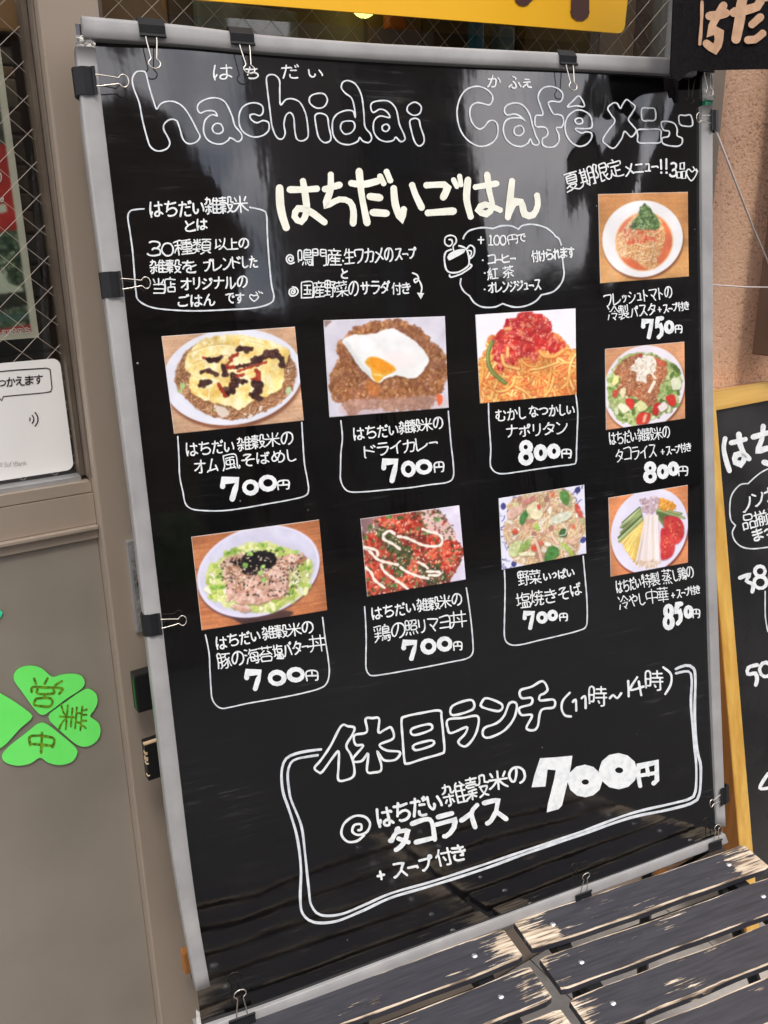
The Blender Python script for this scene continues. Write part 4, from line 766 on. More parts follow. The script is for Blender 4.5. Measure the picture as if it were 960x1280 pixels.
MB().box((.29,1.043,1.1),(1.14,1.05,2.2)).build('backing',M['interior'],t)
behind('poster_card','orange paper card behind the back window below the yellow sign','card',486,10,508,35,1.01,mat('orange_card',(.45,.09,.03),.6))
behind('water_bottle','blue bottle shape behind the back window','bottle',592,26,606,62,1.01,mat('blue_plastic',(.06,.22,.42),.3))
behind('water_bottle','second pale blue bottle shape beside the blue one','bottle',622,34,644,62,1.012,noisy('paleblue_plastic',(.10,.2,.28),(.25,.3,.3),40,.3))
behind('snack_box','tan cardboard box on the shelf behind the back window','box',655,40,742,66,1.014,noisy('tan_box',(.16,.10,.035),(.24,.16,.06),10,.7))
behind('kitchen_shelf','dark wooden shelf holding the boxes behind the window','shelf',560,60,760,64,1.04,M['interior'],.2)
lm=mat('lamp_glow',(.9,.95,.3),.4); lm.node_tree.nodes['Principled BSDF'].inputs['Emission Color'].default_value=(.85,1,.25,1); lm.node_tree.nodes['Principled BSDF'].inputs['Emission Strength'].default_value=2.2
c=onY(455,4,1.0); t=thing('pendant_lamp','small glowing green yellow pendant lamp behind the glass','lamp',c)
b=bmesh.new(); bmesh.ops.create_uvsphere(b,u_segments=16,v_segments=10,radius=.016); V=[v.co+c for v in b.verts]; b.verts.index_update(); F=[tuple(v.index for v in f.verts) for f in b.faces]; b.free(); mesh('bulb',V,F,lm,t,smooth=True); MB().tube([c+Vector((0,0,.02)),c+Vector((0,0,.5))],.003,6).build('lamp_cord',M['dark'],t)

# yellow sign with part of its big character
yS=.9265; f=mapY(yS)
br=onY(780,42,yS); bl=onY(250,0,yS); ux=(br-bl).normalized(); uz=Vector((-ux.z,0,ux.x)); ur=onY(787.6,0,yS)
uz=((ur-br).normalized()*.5+uz*.5).normalized(); r=.010; W_=.62; Hh=.27
t=thing('yellow_sign','yellow sign plate with rounded corners and brown characters above the board','sign',br)
P=[]
for cx,cz,a0 in ((-r,r,-90),(-r,Hh-r,0),(-W_+r,Hh-r,90),(-W_+r,r,180)):
    for k in range(6):
        a=math.radians(a0+k*18); P.append(br+ux*(cx+r*math.cos(a))+uz*(cz+r*math.sin(a)))
n=len(P); V=P+[p+Vector((0,.003,0)) for p in P]; F=[tuple(range(n)),tuple(range(2*n-1,n-1,-1))]+[(i,(i+1)%n,n+(i+1)%n,n+i) for i in range(n)]
mesh('sign_plate',V,F,M['yellow'],t)
ik=Ink(mapY(yS,.0008)); ik.stroke([(727,-95),(726,-30),(725,14)],25); ik.stroke([(672,-95),(672,-40),(664,-12),(654,-3)],22); ik.stroke([(610,-75),(790,-58)],22); ik.stroke([(600,-42),(800,-26)],22); ik.stroke([(700,-66),(706,-50)],16)
ik.build('sign_lettering',M['brown_print'],t)

# poster inside the left pane
yP=.9835; q=[onY(*c,yP) for c in ((2,86),(46,410))]
sx1=onY(46,400,yP).x; zb=onY(20,424,yP).z; zt=1.51; sx0=sx1-.16
def px(P): 
    d=P-CAM; k=d.dot(CF); return 480+FPX*d.dot(CR)/k,640+FPX*d.dot(CD)/k
quad=[px(Vector((sx0,yP,zt))),px(Vector((sx1,yP,zt))),px(Vector((sx1,yP,zb))),px(Vector((sx0,yP,zb)))]
cv=Cv(quad,(0,0,1),W=170,seed=3); cv.wood((52,62,50),(80,82,60))
def band(y0,y1,c,x0=-200,x1=200): 
    m=cv.poly([(x0,y0+.17*x0*-1+0),(x1,y0-.17*x1),(x1,y1-.17*x1),(x0,y1-.17*x0)],1,smooth=False); cv.blend(m,c) if c else None; return m
m=band(-60,188,None); cv.tex(m,(40,50,46),(84,84,66),12,2); cv.bits(m,60,2,6,[(190,160,60),(120,110,60)],.7)
m=band(194,302,(186,44,40)); cv.dab([(-60,240),(22,235)],14,(214,206,196),canvas=False) if False else None
m=band(268,287,None); cv.blend(m*cv.poly([(-40,266),(9,260),(11,277),(-40,284)],1,smooth=False),(205,212,196))
m=band(302,428,None); cv.tex(m,(30,50,36),(110,130,104),4,4); cv.bits(m,700,1.2,3,[(56,84,58),(30,48,34),(130,146,120),(80,110,80),(170,176,160)],.5)
cv.blend(cv.poly([(-60,352),(4,345),(14,360),(30,365),(30,370),(-60,382)],1,smooth=False),(198,208,190)); cv.blend(cv.poly([(-60,380),(44,368),(44,384),(-60,400)],1,smooth=False)*.8,(38,40,34)); cv.blend(cv.poly([(-60,402),(46,392),(46,400),(-60,412)],1,smooth=False),(70,110,104))
m=band(413,470,(190,48,52))
e=2
for a in (1,): cv.a[:, -7:]=cv.col((216,212,196)); cv.a[-6:]=cv.col((216,212,196))
t=thing('temple_poster','red and green poster of a temple roof among trees behind the left pane','poster',(sx1,yP,zb))
cv.build('poster_sheet',t,None,mapY(yP),lift=0,border=False)
ik=Ink(mapY(yP,.0006)); ik.line('上町銀座会',-6,418,38,412,7,.9,wob=.2); ik.stroke([(1,249),(4,247.5),(3,252),(0,251)],1.4,closed=True); ik.line('り',-4,222,3,222,14,1.6)
ik.build('lettering',M['sticker'],t)
# sticker on the outside of the left pane
yT=.9725
t=thing('window_sticker','white square sticker with a speech bubble and sound arcs on the left pane','sticker',onY(40,590,yT))
def rrect(f,pts,r,y,th,name,m,parent):
    x0,z0,x1,z1=pts; P=[]
    for cx,cz,a0 in ((x1-r,z0+r,-90),(x1-r,z1-r,0),(x0+r,z1-r,90),(x0+r,z0+r,180)):
        for k in range(7):
            a=math.radians(a0+k*15); P.append(Vector((cx+r*math.cos(a),y,cz+r*math.sin(a))))
    n=len(P); V=P+[p+Vector((0,th,0)) for p in P]; F=[tuple(range(n)),tuple(range(2*n-1,n-1,-1))]+[(i,(i+1)%n,n+(i+1)%n,n+i) for i in range(n)]
    return mesh(name,V,F,m,parent)
a=onY(83,586,yT);b=onY(70,448,yT); rrect(None,(.10,a.z-.002,onY(89,560,yT).x,b.z),.008,yT,.0008,'sticker_sheet',M['sticker'],t)
Z=lambda P: Zm(0,430,4.741,P)
ik=Ink(mapY(yT,.0004)); ik.stroke(Z([(-60,180),(0,163),(100,154),(275,143),(296,150),(300,180),(308,262),(300,282),(270,288),(120,302),(20,311)]),1.3,smooth=False)
ik.stroke(Z([(20,311),(10,335),(-5,318),(-60,322)]),1.3,smooth=False); ik.line('つかえます',-4,479,54,473.5,11.5,1.45,wob=.15,gap=.08)
for R_,a0 in ((8,.0),(24,0),(42,0)):
    ik.stroke(Z([(168+R_*1.35*math.cos(x/10),446+R_*1.32*math.sin(x/10)) for x in range(-8,9,2)]),1.5)
ik.build('lettering',M['ink'],t)
ik=Ink(mapY(yT,.0004)); ik.line('SoftBank',5,581,33.5,578.5,6.0,.5,wob=.1); 
for k in (0,1,2): ik.stroke([(-1,579.2+k*1.9),(3,578.8+k*1.9)],.5,smooth=False)
ik.build('small_print',M['grey_ink'],t)
# green clover cut from paper
yC=.9478
t=thing('clover_sign','fluorescent green paper clover with hand written characters on the taupe panel','paper sign',onY(50,900,yC))
Z=lambda P: Zm(0,740,4.8,P)
leaves=[[(252,738),(205,700),(140,610),(85,530),(90,480),(130,450),(190,442),(250,458),(312,508),(370,495),(440,490),(490,505),(508,545),(490,580),(400,640),(300,715)],
 [(290,750),(300,728),(400,655),(480,600),(530,580),(575,610),(585,660),(565,710),(540,745),(590,785),(603,840),(580,895),(520,928),(460,915),(380,850),(300,775)],
 [(250,783),(285,795),(370,860),(455,935),(462,975),(430,1020),(360,1038),(290,1025),(240,995),(180,1030),(100,1042),(30,1020),(12,980),(50,930),(150,850),(225,790)],
 [(195,745),(180,725),(90,660),(0,607),(-100,560),(-130,650),(-60,745),(-120,860),(-60,950),(20,925),(120,820),(185,765)]]
for lf in leaves:
    P=crom(Z(lf),True,3); n=len(P); V=[onY(x,y,yC-.0006) for x,y in P]+[onY(x,y,yC) for x,y in P]
    tri=tessellate_polygon([[Vector((x,y,0)) for x,y in P]]); F=[tuple(f_) for f_ in tri]+[(i,(i+1)%n,n+(i+1)%n,n+i) for i in range(n)]
    mesh('leaf',V,F,M['green'],t)
ik=Ink(mapY(yC-.0006,.0003))
def gl(ch,cx,cy,w,h,a,th): ik.glyph(ch,cx,cy,w,h,math.radians(a),th,wob=.6)
gl('業',91,897,30,34,92,2.3); gl('中',52,928.5,28,25,4,3.2)
for P in ([(205,520),(215,550)],[(285,518),(268,550)],[(370,535),(330,560)],[(190,600),(195,570),(260,572),(370,578),(355,610)],[(225,580),(228,610),(320,608),(318,580)],[(215,640),(205,675),(250,685),(300,685),(315,655),(290,635),(215,640)],[(270,612),(265,635)]): ik.stroke(Z(P),3.0)
ik.build('lettering',M['olive_ink'],t)
a=onY(-2,766,yC); 
t2=MB(); P=[Vector((a.x-.012+.016*math.cos(i*.5236),yC,a.z+.0085*math.sin(i*.5236)-.001)) for i in range(12)]; n=12
o=mesh('paper_dot',P+[p+Vector((0,.0006,0)) for p in P],[tuple(range(n)),tuple(range(2*n-1,n-1,-1))]+[(i,(i+1)%n,n+(i+1)%n,n+i) for i in range(n)],M['teal']); tag(o,'small teal green paper dot at the left edge above the clover','paper dot')

# brown downpipe at the right and cords
a=onY(948,320,.905); b=onY(940,440,.905)
t=thing('downpipe','brown metal downpipe end standing off the orange wall','pipe',(a.x+.05,.9,b.z))
MB().box((b.x-.001,.872,b.z-.004),(b.x+.10,.905,2.4),bev=.003).build('pipe_body',M['brown_metal'],t)
MB().box((b.x+.022,.865,b.z-.009),(b.x+.10,.8715,2.4),bev=.002).build('cover_strip',noisy('olive_strip',(.16,.15,.10),(.2,.19,.13),10,.5),t)
c=Vector((b.x+.010,.871,b.z+.028)); m=MB().tube([c+Vector((0,.004,0)),c],.0035,12); m.build('screw',M['silver'],t)
MB().box((b.x+.05,.9052,1.7),(b.x+.08,.938,1.73)).build('bracket',M['dark'],t)
c0=bpt(*buv(892,163)); c1=onY(962,294,.86)+Vector((.06,0,-.10)); 
o=MB().tube([c0+BN*.004,c0.lerp(c1,.5)+Vector((0,0,-.003)),c1],.0013,7).build('cord',M['string'],smooth=True); tag(o,'thin white cord running diagonally down from the top right clip','cord')
c0=bpt(*buv(889,355))-BN*.006; c1=onY(975,360,.86)
o=MB().tube([c0,c0.lerp(c1,.5)+Vector((0,0,-.0008)),c1+Vector((.02,0,0))],.0009,7).build('cord',M['string'],smooth=True); tag(o,'thin white cord stretched level from the right rail to the downpipe','cord')

# black banner
yB=.735
t=thing('cloth_banner','black cloth banner with orange characters hanging over the board corner','banner',onY(880,80,yB))
V=[];F=[];nx,nz=48,40
def bp_(s_,k): # s_ 0..1 to the right, k 0..1 up
    x=.872+.33*s_; z0=1.4435+.022*s_-.012*g(s_,.05,.05); z=z0+(1.82-z0)*k
    y=yB+.006*math.sin(9*s_+1.5*k)+.010*g(s_,0,.08)*k
    return Vector((x,y,z))
for j in range(nz+1):
    for i in range(nx+1): V.append(bp_(i/nx,j/nz))
F=[(j*(nx+1)+i,j*(nx+1)+i+1,(j+1)*(nx+1)+i+1,(j+1)*(nx+1)+i) for j in range(nz) for i in range(nx)]
n=len(V); V+=[v+Vector((0,.0012,0)) for v in V]; F+=[tuple(a+n for a in f_[::-1]) for f_ in F]
o=mesh('cloth',V,F,M['black_cloth'],t,smooth=True)
def mapBan(px_,py_,l=0.0):
    P=onY(px_,py_,yB); s_=(P.x-.872)/.33; 
    y=yB+.006*math.sin(9*s_+1.5*max(0,(P.z-1.45)/.37))+.010*g(s_,0,.08)*max(0,(P.z-1.45)/.37); return onY(px_,py_,y-.0012-l)
ik=Ink(mapBan); Z=lambda P: Zm(840,0,8,P)
ik.stroke(Z([(375,160),(440,155),(540,130)]),10.5); ik.stroke(Z([(515,55),(470,130),(400,260),(385,335),(440,300),(470,320),(470,400),(430,490),(345,435)]),10)
ik.stroke(Z([(620,125),(740,100),(850,65),(880,20)]),11.5); ik.stroke(Z([(720,-60),(690,60),(680,180),(640,390)]),12); ik.stroke(Z([(800,245),(850,200),(885,170)]),9.5); ik.stroke(Z([(760,400),(830,395),(905,335)]),10)
ik.stroke(Z([(930,-20),(1000,-60)]),9); ik.stroke(Z([(300,20),(298,150),(290,300),(278,440)]),4.0)
ik.build('lettering',M['cloth_print'],t)
m=MB(); 
for i in range(3): m.tube([bp_(0.015+i*.01,0)+Vector((0,.004,0)),bp_(.02+i*.018,0)+Vector((.004*i,.008,-.012-.004*i))],[.007,.003],7)
m.build('cloth_corner',M['black_cloth'],t)
MB().tube([(.86,yB+.005,1.822),(1.3,yB+.005,1.822)],.008,10).build('banner_rod',M['dark'],t); 
# ================= THE MENU BOARD
RB=Matrix(((BX.x,-BD.x,BN.x),(BX.y,-BD.y,BN.y),(BX.z,-BD.z,BN.z)))
board=thing('menu_board','large black menu board in a grey plastic frame leaning before the window','menu board',BO+BX*(BW/2)+BD*BH,RB)
V=[];F=[];nu,nv=150,210; u0,u1,v0,v1=-.012,BW+.006,-.012,BH+.012
for j in range(nv+1):
    for i in range(nu+1):
        u=u0+(u1-u0)*i/nu; v=v0+(v1-v0)*j/nv; V.append(bpt(u,v,zsheet(u,v)))
F=[(j*(nu+1)+i,(j+1)*(nu+1)+i,(j+1)*(nu+1)+i+1,j*(nu+1)+i+1) for j in range(nv) for i in range(nu)]
mesh('black_sheet',V,F,M['vinyl'],board,smooth=True)
def bbox_(name,u0,u1,v0,v1,z0,z1,m,parent=board,bev=0,label=None):
    mb=MB().box((u0,-v1,z0),(u1,-v0,z1),bev)
    mt=Matrix(((BX.x,-BD.x,BN.x,BO.x),(BX.y,-BD.y,BN.y,BO.y),(BX.z,-BD.z,BN.z,BO.z),(0,0,0,1)))
    mb.xf(mt); return mb.build(name,m,parent,label=label)
bbox_('backing_board',-.008,BW+.004,-.010,BH+.012,-.0135,-.0085,M['core'])
def rail(outer,inner,label,zs=1.0):
    """moulded clip rail swept along the measured edge; profile bulges and wraps round the outer edge"""
    prof=[(1.0,.0030),(.99,.0058),(.955,.0070),(.60,.0080),(.20,.0078),(.07,.0071),(.015,.0050),(0,.0015),(0,-.011),(.06,-.016),(1.0,-.016)]
    n=60; 
    def res(P):
        D=[0]
        for a,b in zip(P,P[1:]): D.append(D[-1]+math.dist(a,b))
        o=[]
        for i in range(n+1):
            t=D[-1]*i/n; k=max(j for j in range(len(D)-1) if D[j]<=t+1e-9); f_=(t-D[k])/max(1e-9,D[k+1]-D[k]); o.append((P[k][0]*(1-f_)+P[k+1][0]*f_,P[k][1]*(1-f_)+P[k+1][1]*f_))
        for _ in range(4): o=[o[0]]+[((o[i-1][0]+2*o[i][0]+o[i+1][0])/4,(o[i-1][1]+2*o[i][1]+o[i+1][1])/4) for i in range(1,n)]+[o[-1]]
        return o
    A=res([buv(*p,.001) for p in outer]);B=res([buv(*p,.004) for p in inner]); V=[];F=[];k=len(prof)
    for a,b in zip(A,B):
        for t,z in prof: V.append(bpt(a[0]*(1-t)+b[0]*t,a[1]*(1-t)+b[1]*t,z*zs+.0012 if z>0 else z))
    for i in range(n):
        for j in range(k): F.append((i*k+j,i*k+(j+1)%k,(i+1)*k+(j+1)%k,(i+1)*k+j))
    F.append(tuple(range(k))); F.append(tuple(n*k+j for j in range(k)))
    o=mesh('frame_rail',V,F,M['rail'],board,label=label); me=o.data
    for i,p in enumerate(me.polygons): p.use_smooth = i<n*k and (i%k)<8
    return o
rail([(101,21.5),(230,33),(330,46),(470,56),(590,62),(717,68),(868,75)],[(104,48),(230,57),(330,66.6),(480,76.5),(590,82),(717,87.5),(869,95)],'top rail of the frame',0.75)
rail([(93.6,60),(100,130),(108.3,203),(126.5,341),(164.5,640),(206,1000),(213,1060),(228,1150),(244,1236)],[(119.4,60),(130,151),(150,320),(187,640),(228.6,1000),(235.6,1060),(248,1150),(262.7,1232)],'left rail of the frame',0.6)
rail([(889.5,132),(889.5,300),(889.8,470),(894,700),(899,850),(906,1033)],[(877.5,132),(878,239),(880.4,470),(885,700),(889.5,850),(896.6,1031)],'right rail of the frame',0.35)
rail([(262,1303),(322,1282),(440,1233),(550,1190),(700,1132),(800,1095),(909,1053)],[(245,1289),(320,1264),(440,1218),(550,1176),(700,1120),(800,1084),(907,1043)],'bottom rail of the frame',0.3)
# corner bits: crumpled film, clear tube, green tape, torn film at the bottom left
film=noisy('clear_film',(.42,.40,.37),(.62,.60,.56),120,.25,bump=.002,bscale=300)
V=[];F=[]
for j in range(9):
    for i in range(9):
        u_,v_=buv(95+i*3.0,44+j*2.2); V.append(bpt(u_,v_,.0002+.0045*random.random()))
F=[(j*9+i,j*9+i+1,j*9+i+10,j*9+i+9) for j in range(8) for i in range(8)]
mesh('corner_film',V,F,film,board,label='crumpled clear film at the top left corner')
P=[bpt(*buv(886,y),-.002) for y in (92,104,116,126)]; MB().tube(P,[.0075,.0078,.0075,.0076],12).build('corner_tube',film,board,smooth=True)
P=[bpt(*buv(x,y),z) for x,y,z in ((881,122,.002),(894,120,.001),(890,126,.003),(889,133,.002),(880,133,.0035))]; V=P+[p-BN*.012 for p in P]; MB().add(V,[(0,1,2,3,4),(9,8,7,6,5)]+[(i,(i+1)%5,5+(i+1)%5,5+i) for i in range(5)]).build('green_tape',M['tape'],board)
V=[bpt(*buv(x,y),z) for x,y,z in ((245,1262,.001),(249,1264,.0025),(253,1290,.002),(246,1292,.001))]; MB().add(V,[(0,1,2,3)]).build('torn_film',film,board)
# stand behind the board
for x in (.10,BW-.10):
    a=bpt(x,.35,-.024); b=bpt(x,BH,-.024); c=Vector((b.x-.004,b.y+.0,0)); MB().tube([a,b,Vector((b.x,b.y-.02,.0))],.008,8).build('stand_leg',M['dark'],board)
MB().tube([bpt(.10,.55,-.024),bpt(BW-.10,.55,-.024)],.006,8).build('stand_bar',M['dark'],board)

# ---- lettering
FB=mapB()
def ink(fn,name='lettering',m='white',label=None):
    i=Ink(FB); fn(i); return i.build(name,M[m],board,label=label)
for c,x,y,w_,h_ in (('は',278.5,90,22,18),('ち',315,91,16,14),('だ',363,89,21,17),('い',395,91,16,13),('か',618.5,101,15,14),('ふ',644,102.5,15,14),('ぇ',660,103.5,13,13)): ink(lambda i:i.glyph(c,x,y,w_,h_,0,1.9),'small_letter')
A=(90,20,3.6923); B_=(330,20,3.6923); C_=(560,60,4.8); D_=(700,60,4.8)
TIT=[(A,[(335,255),(300,255),(280,285),(285,330),(310,400),(325,480),(345,560),(362,605),(395,625),(435,615),(450,590),(440,560),(422,525),(425,500),(450,480),(480,485),(495,520),(510,570),(535,592),(570,585),(588,560),(575,530),(545,470),(510,420),(470,397),(430,397),(405,410),(390,430),(375,390),(355,320),(345,275)],1),
(A,[(668,464),(655,442),(620,440),(590,450),(577,430),(585,405),(620,385),(665,380),(705,400),(735,460),(750,510),(778,545),(780,570),(762,583),(740,570),(725,565),(720,575),(690,593),(650,590),(620,570),(605,535),(610,490),(630,465),(650,458)],1),
(A,[(685,503),(660,500),(645,520),(655,542),(680,545),(695,530)],1),
(A,[(880,445),(875,415),(840,402),(800,412),(775,440),(768,490),(785,535),(830,560),(875,555),(905,530),(905,495),(880,485),(850,495),(825,480),(820,460),(840,455),(865,462)],1),
(B_,[(75,410),(72,350),(72,300),(55,275),(30,270),(12,285),(15,340),(25,430),(35,510),(55,560),(80,570),(95,545),(90,500),(100,460),(120,448),(135,470),(140,530),(150,570),(175,578),(200,560),(200,510),(190,450),(165,400),(130,383),(100,387)],1),
(B_,[(250,357),(215,370),(210,400),(240,425),(275,420),(292,390),(280,362)],1),(B_,[(260,450),(235,460),(237,500),(250,560),(275,585),(300,580),(307,560),(297,510),(290,465)],1),
(B_,[(420,468),(418,430),(405,380),(375,355),(358,330),(365,305),(390,297),(425,315),(450,365),(460,440),(465,510),(490,545),(495,570),(480,585),(455,578),(440,562),(430,580),(390,595),(345,585),(318,550),(315,490),(335,455),(375,437),(410,440)],1),
(B_,[(390,485),(360,492),(352,520),(370,545),(400,540),(418,515),(412,490)],1),
(B_,[(580,468),(565,440),(535,430),(505,445),(493,425),(500,400),(540,390),(580,395),(610,430),(625,500),(645,545),(650,570),(630,580),(608,560),(595,575),(560,580),(525,565),(505,530),(508,485),(535,462)],1),
(B_,[(560,500),(545,510),(548,528),(565,533),(578,518),(572,502)],1),(B_,[(690,398),(665,415),(663,440),(690,458),(718,450),(727,422),(712,402)],1),(B_,[(695,472),(673,485),(680,530),(695,580),(715,600),(735,588),(738,560),(722,510),(715,480)],1),
(C_,[(270,310),(265,275),(225,240),(170,228),(110,250),(70,310),(55,390),(70,480),(110,545),(170,585),(220,588),(270,565),(298,520),(298,460),(275,435),(245,440),(215,475),(185,485),(150,455),(132,400),(140,350),(175,327),(215,333),(250,340)],1),
(C_,[(465,440),(440,412),(400,395),(355,400),(340,370),(360,340),(410,328),(455,345),(490,395),(510,470),(530,530),(548,565),(535,582),(510,575),(495,545),(480,570),(440,590),(390,580),(350,545),(333,490),(345,440),(380,420),(440,420)],1),
(C_,[(430,465),(400,480),(402,515),(430,525),(455,505),(450,475)],1),
(C_,[(690,270),(660,240),(610,228),(565,245),(543,290),(555,340),(570,385),(565,403),(530,405),(522,440),(530,470),(565,473),(590,480),(600,510),(590,530),(568,545),(570,580),(600,595),(640,590),(665,560),(665,520),(650,480),(680,475),(693,450),(688,410),(660,398),(635,395),(610,350),(605,325),(630,318),(670,322),(688,305)],1),
(C_,[(785,287),(750,318),(718,352),(770,346),(818,350),(810,315)],1),
(C_,[(765,482),(810,484),(860,478),(865,440),(850,400),(810,375),(765,375),(720,410),(703,460),(710,520),(745,570),(790,590),(835,575),(862,540),(860,510),(830,503),(800,510),(770,495)],1),
(C_,[(785,420),(762,432),(775,455),(805,450),(805,428)],1)]
def outl(groups,P,w_,m='white',name='letter'):
    for g_ in groups: ink(lambda i:[i.stroke(Zm(*P[k][0],P[k][1]),w_,closed=True) for k in g_],name,m)
outl([[0],[1,2],[3],[4],[5,6],[7,8],[9,10],[11,12],[13],[14,15],[16],[17,18,19]],TIT,1.85,'faint')
T2=[(D_,P) for P in ([(290,360),(320,330),(345,330),(365,360),(380,335),(403,308),(430,325),(455,350),(435,390),(413,428),(440,465),(460,495),(430,532),(390,500),(370,545),(325,600),(280,580),(258,550),(290,495),(330,440),(310,400)],
     [(498,360),(535,358),(570,362),(578,400),(570,432),(535,434),(500,432),(493,395)],[(470,490),(530,487),(600,490),(605,530),(600,566),(540,570),(473,565),(470,525)],
     [(610,445),(650,440),(690,455),(705,490),(705,525),(735,540),(735,570),(710,588),(650,585),(615,570),(615,540),(650,530),(655,500),(620,490)],[(718,405),(755,403),(790,402),(800,460),(760,468),(722,455)])]
outl([[0],[1,2],[3],[4]],T2,1.8,'faint')
z3=(330,200,2.6667)
T3=(([(50,95),(52,150),(60,190),(72,226)],9.5),([(84,100),(130,100),(174,97)],8.4),([(128,72),(136,120),(140,175),(122,207),(100,190),(112,163),(150,172),(200,208)],8.2),
      ([(202,98),(250,84)],8.4),([(221,50),(220,100),(206,150),(250,132),(285,140),(297,170),(296,212)],8.0),
      ([(290,78),(330,82),(380,70)],8.2),([(316,38),(325,120),(343,210)],8.6),([(352,122),(386,126)],8.6),([(362,175),(408,178)],8.6),([(386,55),(398,78)],7.5),([(408,40),(420,68)],8),
      ([(432,95),(438,150),(458,197),(466,165)],8.6),([(494,84),(505,115),(526,158)],8.4),
      ([(542,84),(600,82),(612,92),(598,124)],8.4),([(548,176),(600,172),(632,170)],9),([(632,66),(643,88)],6.5),([(652,54),(657,82)],6.5),
      ([(680,66),(676,130),(690,188)],8.2),([(706,90),(776,78)],7.6),([(744,48),(752,105),(762,155),(742,180),(716,166),(738,148),(788,166)],7.6),
      ([(828,70),(822,130),(815,190)],8.2),([(816,186),(840,138),(860,140),(872,180),(900,182),(915,150),(912,118)],8.0))
assert len(T3)==22,len(T3)
k=0
for n_ in (3,2,6,2,4,3,2):
    ink(lambda i:[i.stroke(Zm(*z3,P),w_) for P,w_ in T3[k:k+n_]],'thick_letter','cream'); k+=n_
def t4(i):
    i.line('夏期限定',707,230,778,207,22,2.0,wob=.8); i.line('メニュー',781,212.5,823,207,16,2.0); i.stroke([(826,200),(826.5,211)],2.6); i.stroke([(826.6,215.5),(826.8,216)],2.8); i.stroke([(833,199),(833.2,211)],2.6); i.stroke([(833.4,215.5),(833.6,216)],2.8)
    i.line('3',837,211.5,847,211.5,19,2.4)
    for P in ([(851,204),(856,203),(856,211),(851,211)],[(847,215),(852,214.5),(852,222),(847,222)],[(853.5,214),(858.5,213.5),(858,222.5),(853.5,223)]): i.stroke(P,1.5,closed=True,smooth=False)
    i.stroke(Zm(*D_,[(792,795),(768,765),(765,735),(778,725),(796,742),(812,730),(826,742),(815,770)]),1.5,closed=True); i.stroke(Zm(*D_,[(803,712),(812,726)]),1.5); i.stroke(Zm(*D_,[(822,725),(832,738)]),1.5)
ink(t4,label='white note lettering above the pasta photo')
def t5(i):
    i.line('はちだい雑穀米',186,263,309,256,20,2.2); i.line('とは',230,283,259,281,14,2.0); i.glyph('3',192,311,16,18,0,2.1); i.glyph('0',209,312,14,16,0,2.0); i.line('種類',217,310,263,307.5,18,1.9); i.line('以上の',268,306,311,305,13,1.9)
    i.line('雑穀を',187,334.5,246,333,16,2.0); i.line('ブレンドした',253,332,322,327,15,1.9); i.line('当店',191,357.5,219,356,18,1.9); i.line('オリジナルの',225,355.5,309,353,15,2.0); i.line('ごはん',221,376.5,269,375,15,2.0); i.line('です',281,373.5,305,372,13,1.9)
    i.stroke(Zm(150,230,4.8,[(800,705),(775,680),(780,665),(800,672),(815,668),(828,680),(810,700)]),1.6,closed=True)
    for P in ([(812,650),(822,662)],[(828,645),(836,655)],[(842,650),(852,658)]): i.stroke(Zm(150,230,4.8,P),1.4)
ink(t5,label='handwritten note in the left box')
def fr(z,P,w_,label,m='faint',**k): ink(lambda i:i.stroke(Zm(*z,P),w_,**k),'drawn_outline',m,label)
fr((150,230,4.8),[(143,150),(100,153),(62,162),(47,200),(60,290),(75,400),(85,520),(95,640),(112,698),(190,740),(320,757),(470,762),(640,755),(800,745),(895,718),(920,680),(905,600),(890,450),(880,300),(875,190),(850,160),(775,143)],1.9,'rounded outline of the left note box')
def t6(i):
    z=(345,290,4.8)
    i.stroke(Zm(*z,[(92,160),(82,152),(72,165),(82,178),(98,170),(98,148),(78,138),(60,155),(64,180),(84,192),(106,184)]),1.8); i.stroke(Zm(*z,[(104,360),(96,350),(88,362),(98,372),(112,362),(106,342),(85,342),(75,362),(88,384),(115,380),(130,358),(118,336),(96,330)]),1.8)
    i.line('鳴門産',372,322.5,426,320.5,20,1.9); i.stroke([(428.2,326),(428.8,326.3)],2.2); i.line('生ワカメの',430,321,492,318.5,18,1.9); i.line('スープ',493,318,521,316,15,1.9); i.line('と',426,342.5,435,342.5,12,1.9); i.line('国産野菜の',376,363,449,360.5,19,1.8); i.line('サラダ',450,361,488,358,16,1.9); i.line('付き',490,361,514,359.5,14,1.8)
    i.stroke(Zm(*z,[(822,245),(850,258),(858,285),(838,302),(832,285),(852,280),(870,305),(878,335),(872,370)]),1.9); i.fill(Zm(*z,[(848,363),(893,366),(872,402)]))
ink(t6,label='two lines about soup and salad under the heading')
def t7(i):
    i.stroke([(598.5,299.5),(605,299.5)],1.9); i.stroke([(601.8,296),(601.8,304)],1.9); i.stroke([(612.5,295),(614,293.5),(614,306)],1.9); i.stroke([(611.5,306),(617,306)],1.6)
    for x in (621.5,629.5): i.stroke([(x+3.6*math.cos(a),300+6*math.sin(a)) for a in [k*.628 for k in range(10)]],1.8,closed=True)
    i.line('円で',636,300,659,296,10,1.6,wob=.5); i.line('コーヒー',610,325,646,321.5,11,1.9); i.line('紅 茶',610,343,643,338.5,14,1.8); i.line('オレンジジュース',611,360,678,355,13,1.8); i.line('付けられます',666,321,719.5,314,13.5,1.9)
    for x,y in ((604,325),(606.5,341),(606.5,361.5)): i.stroke([(x,y),(x+.4,y+.2)],2.0)
ink(t7,label='drink list in the cloud')
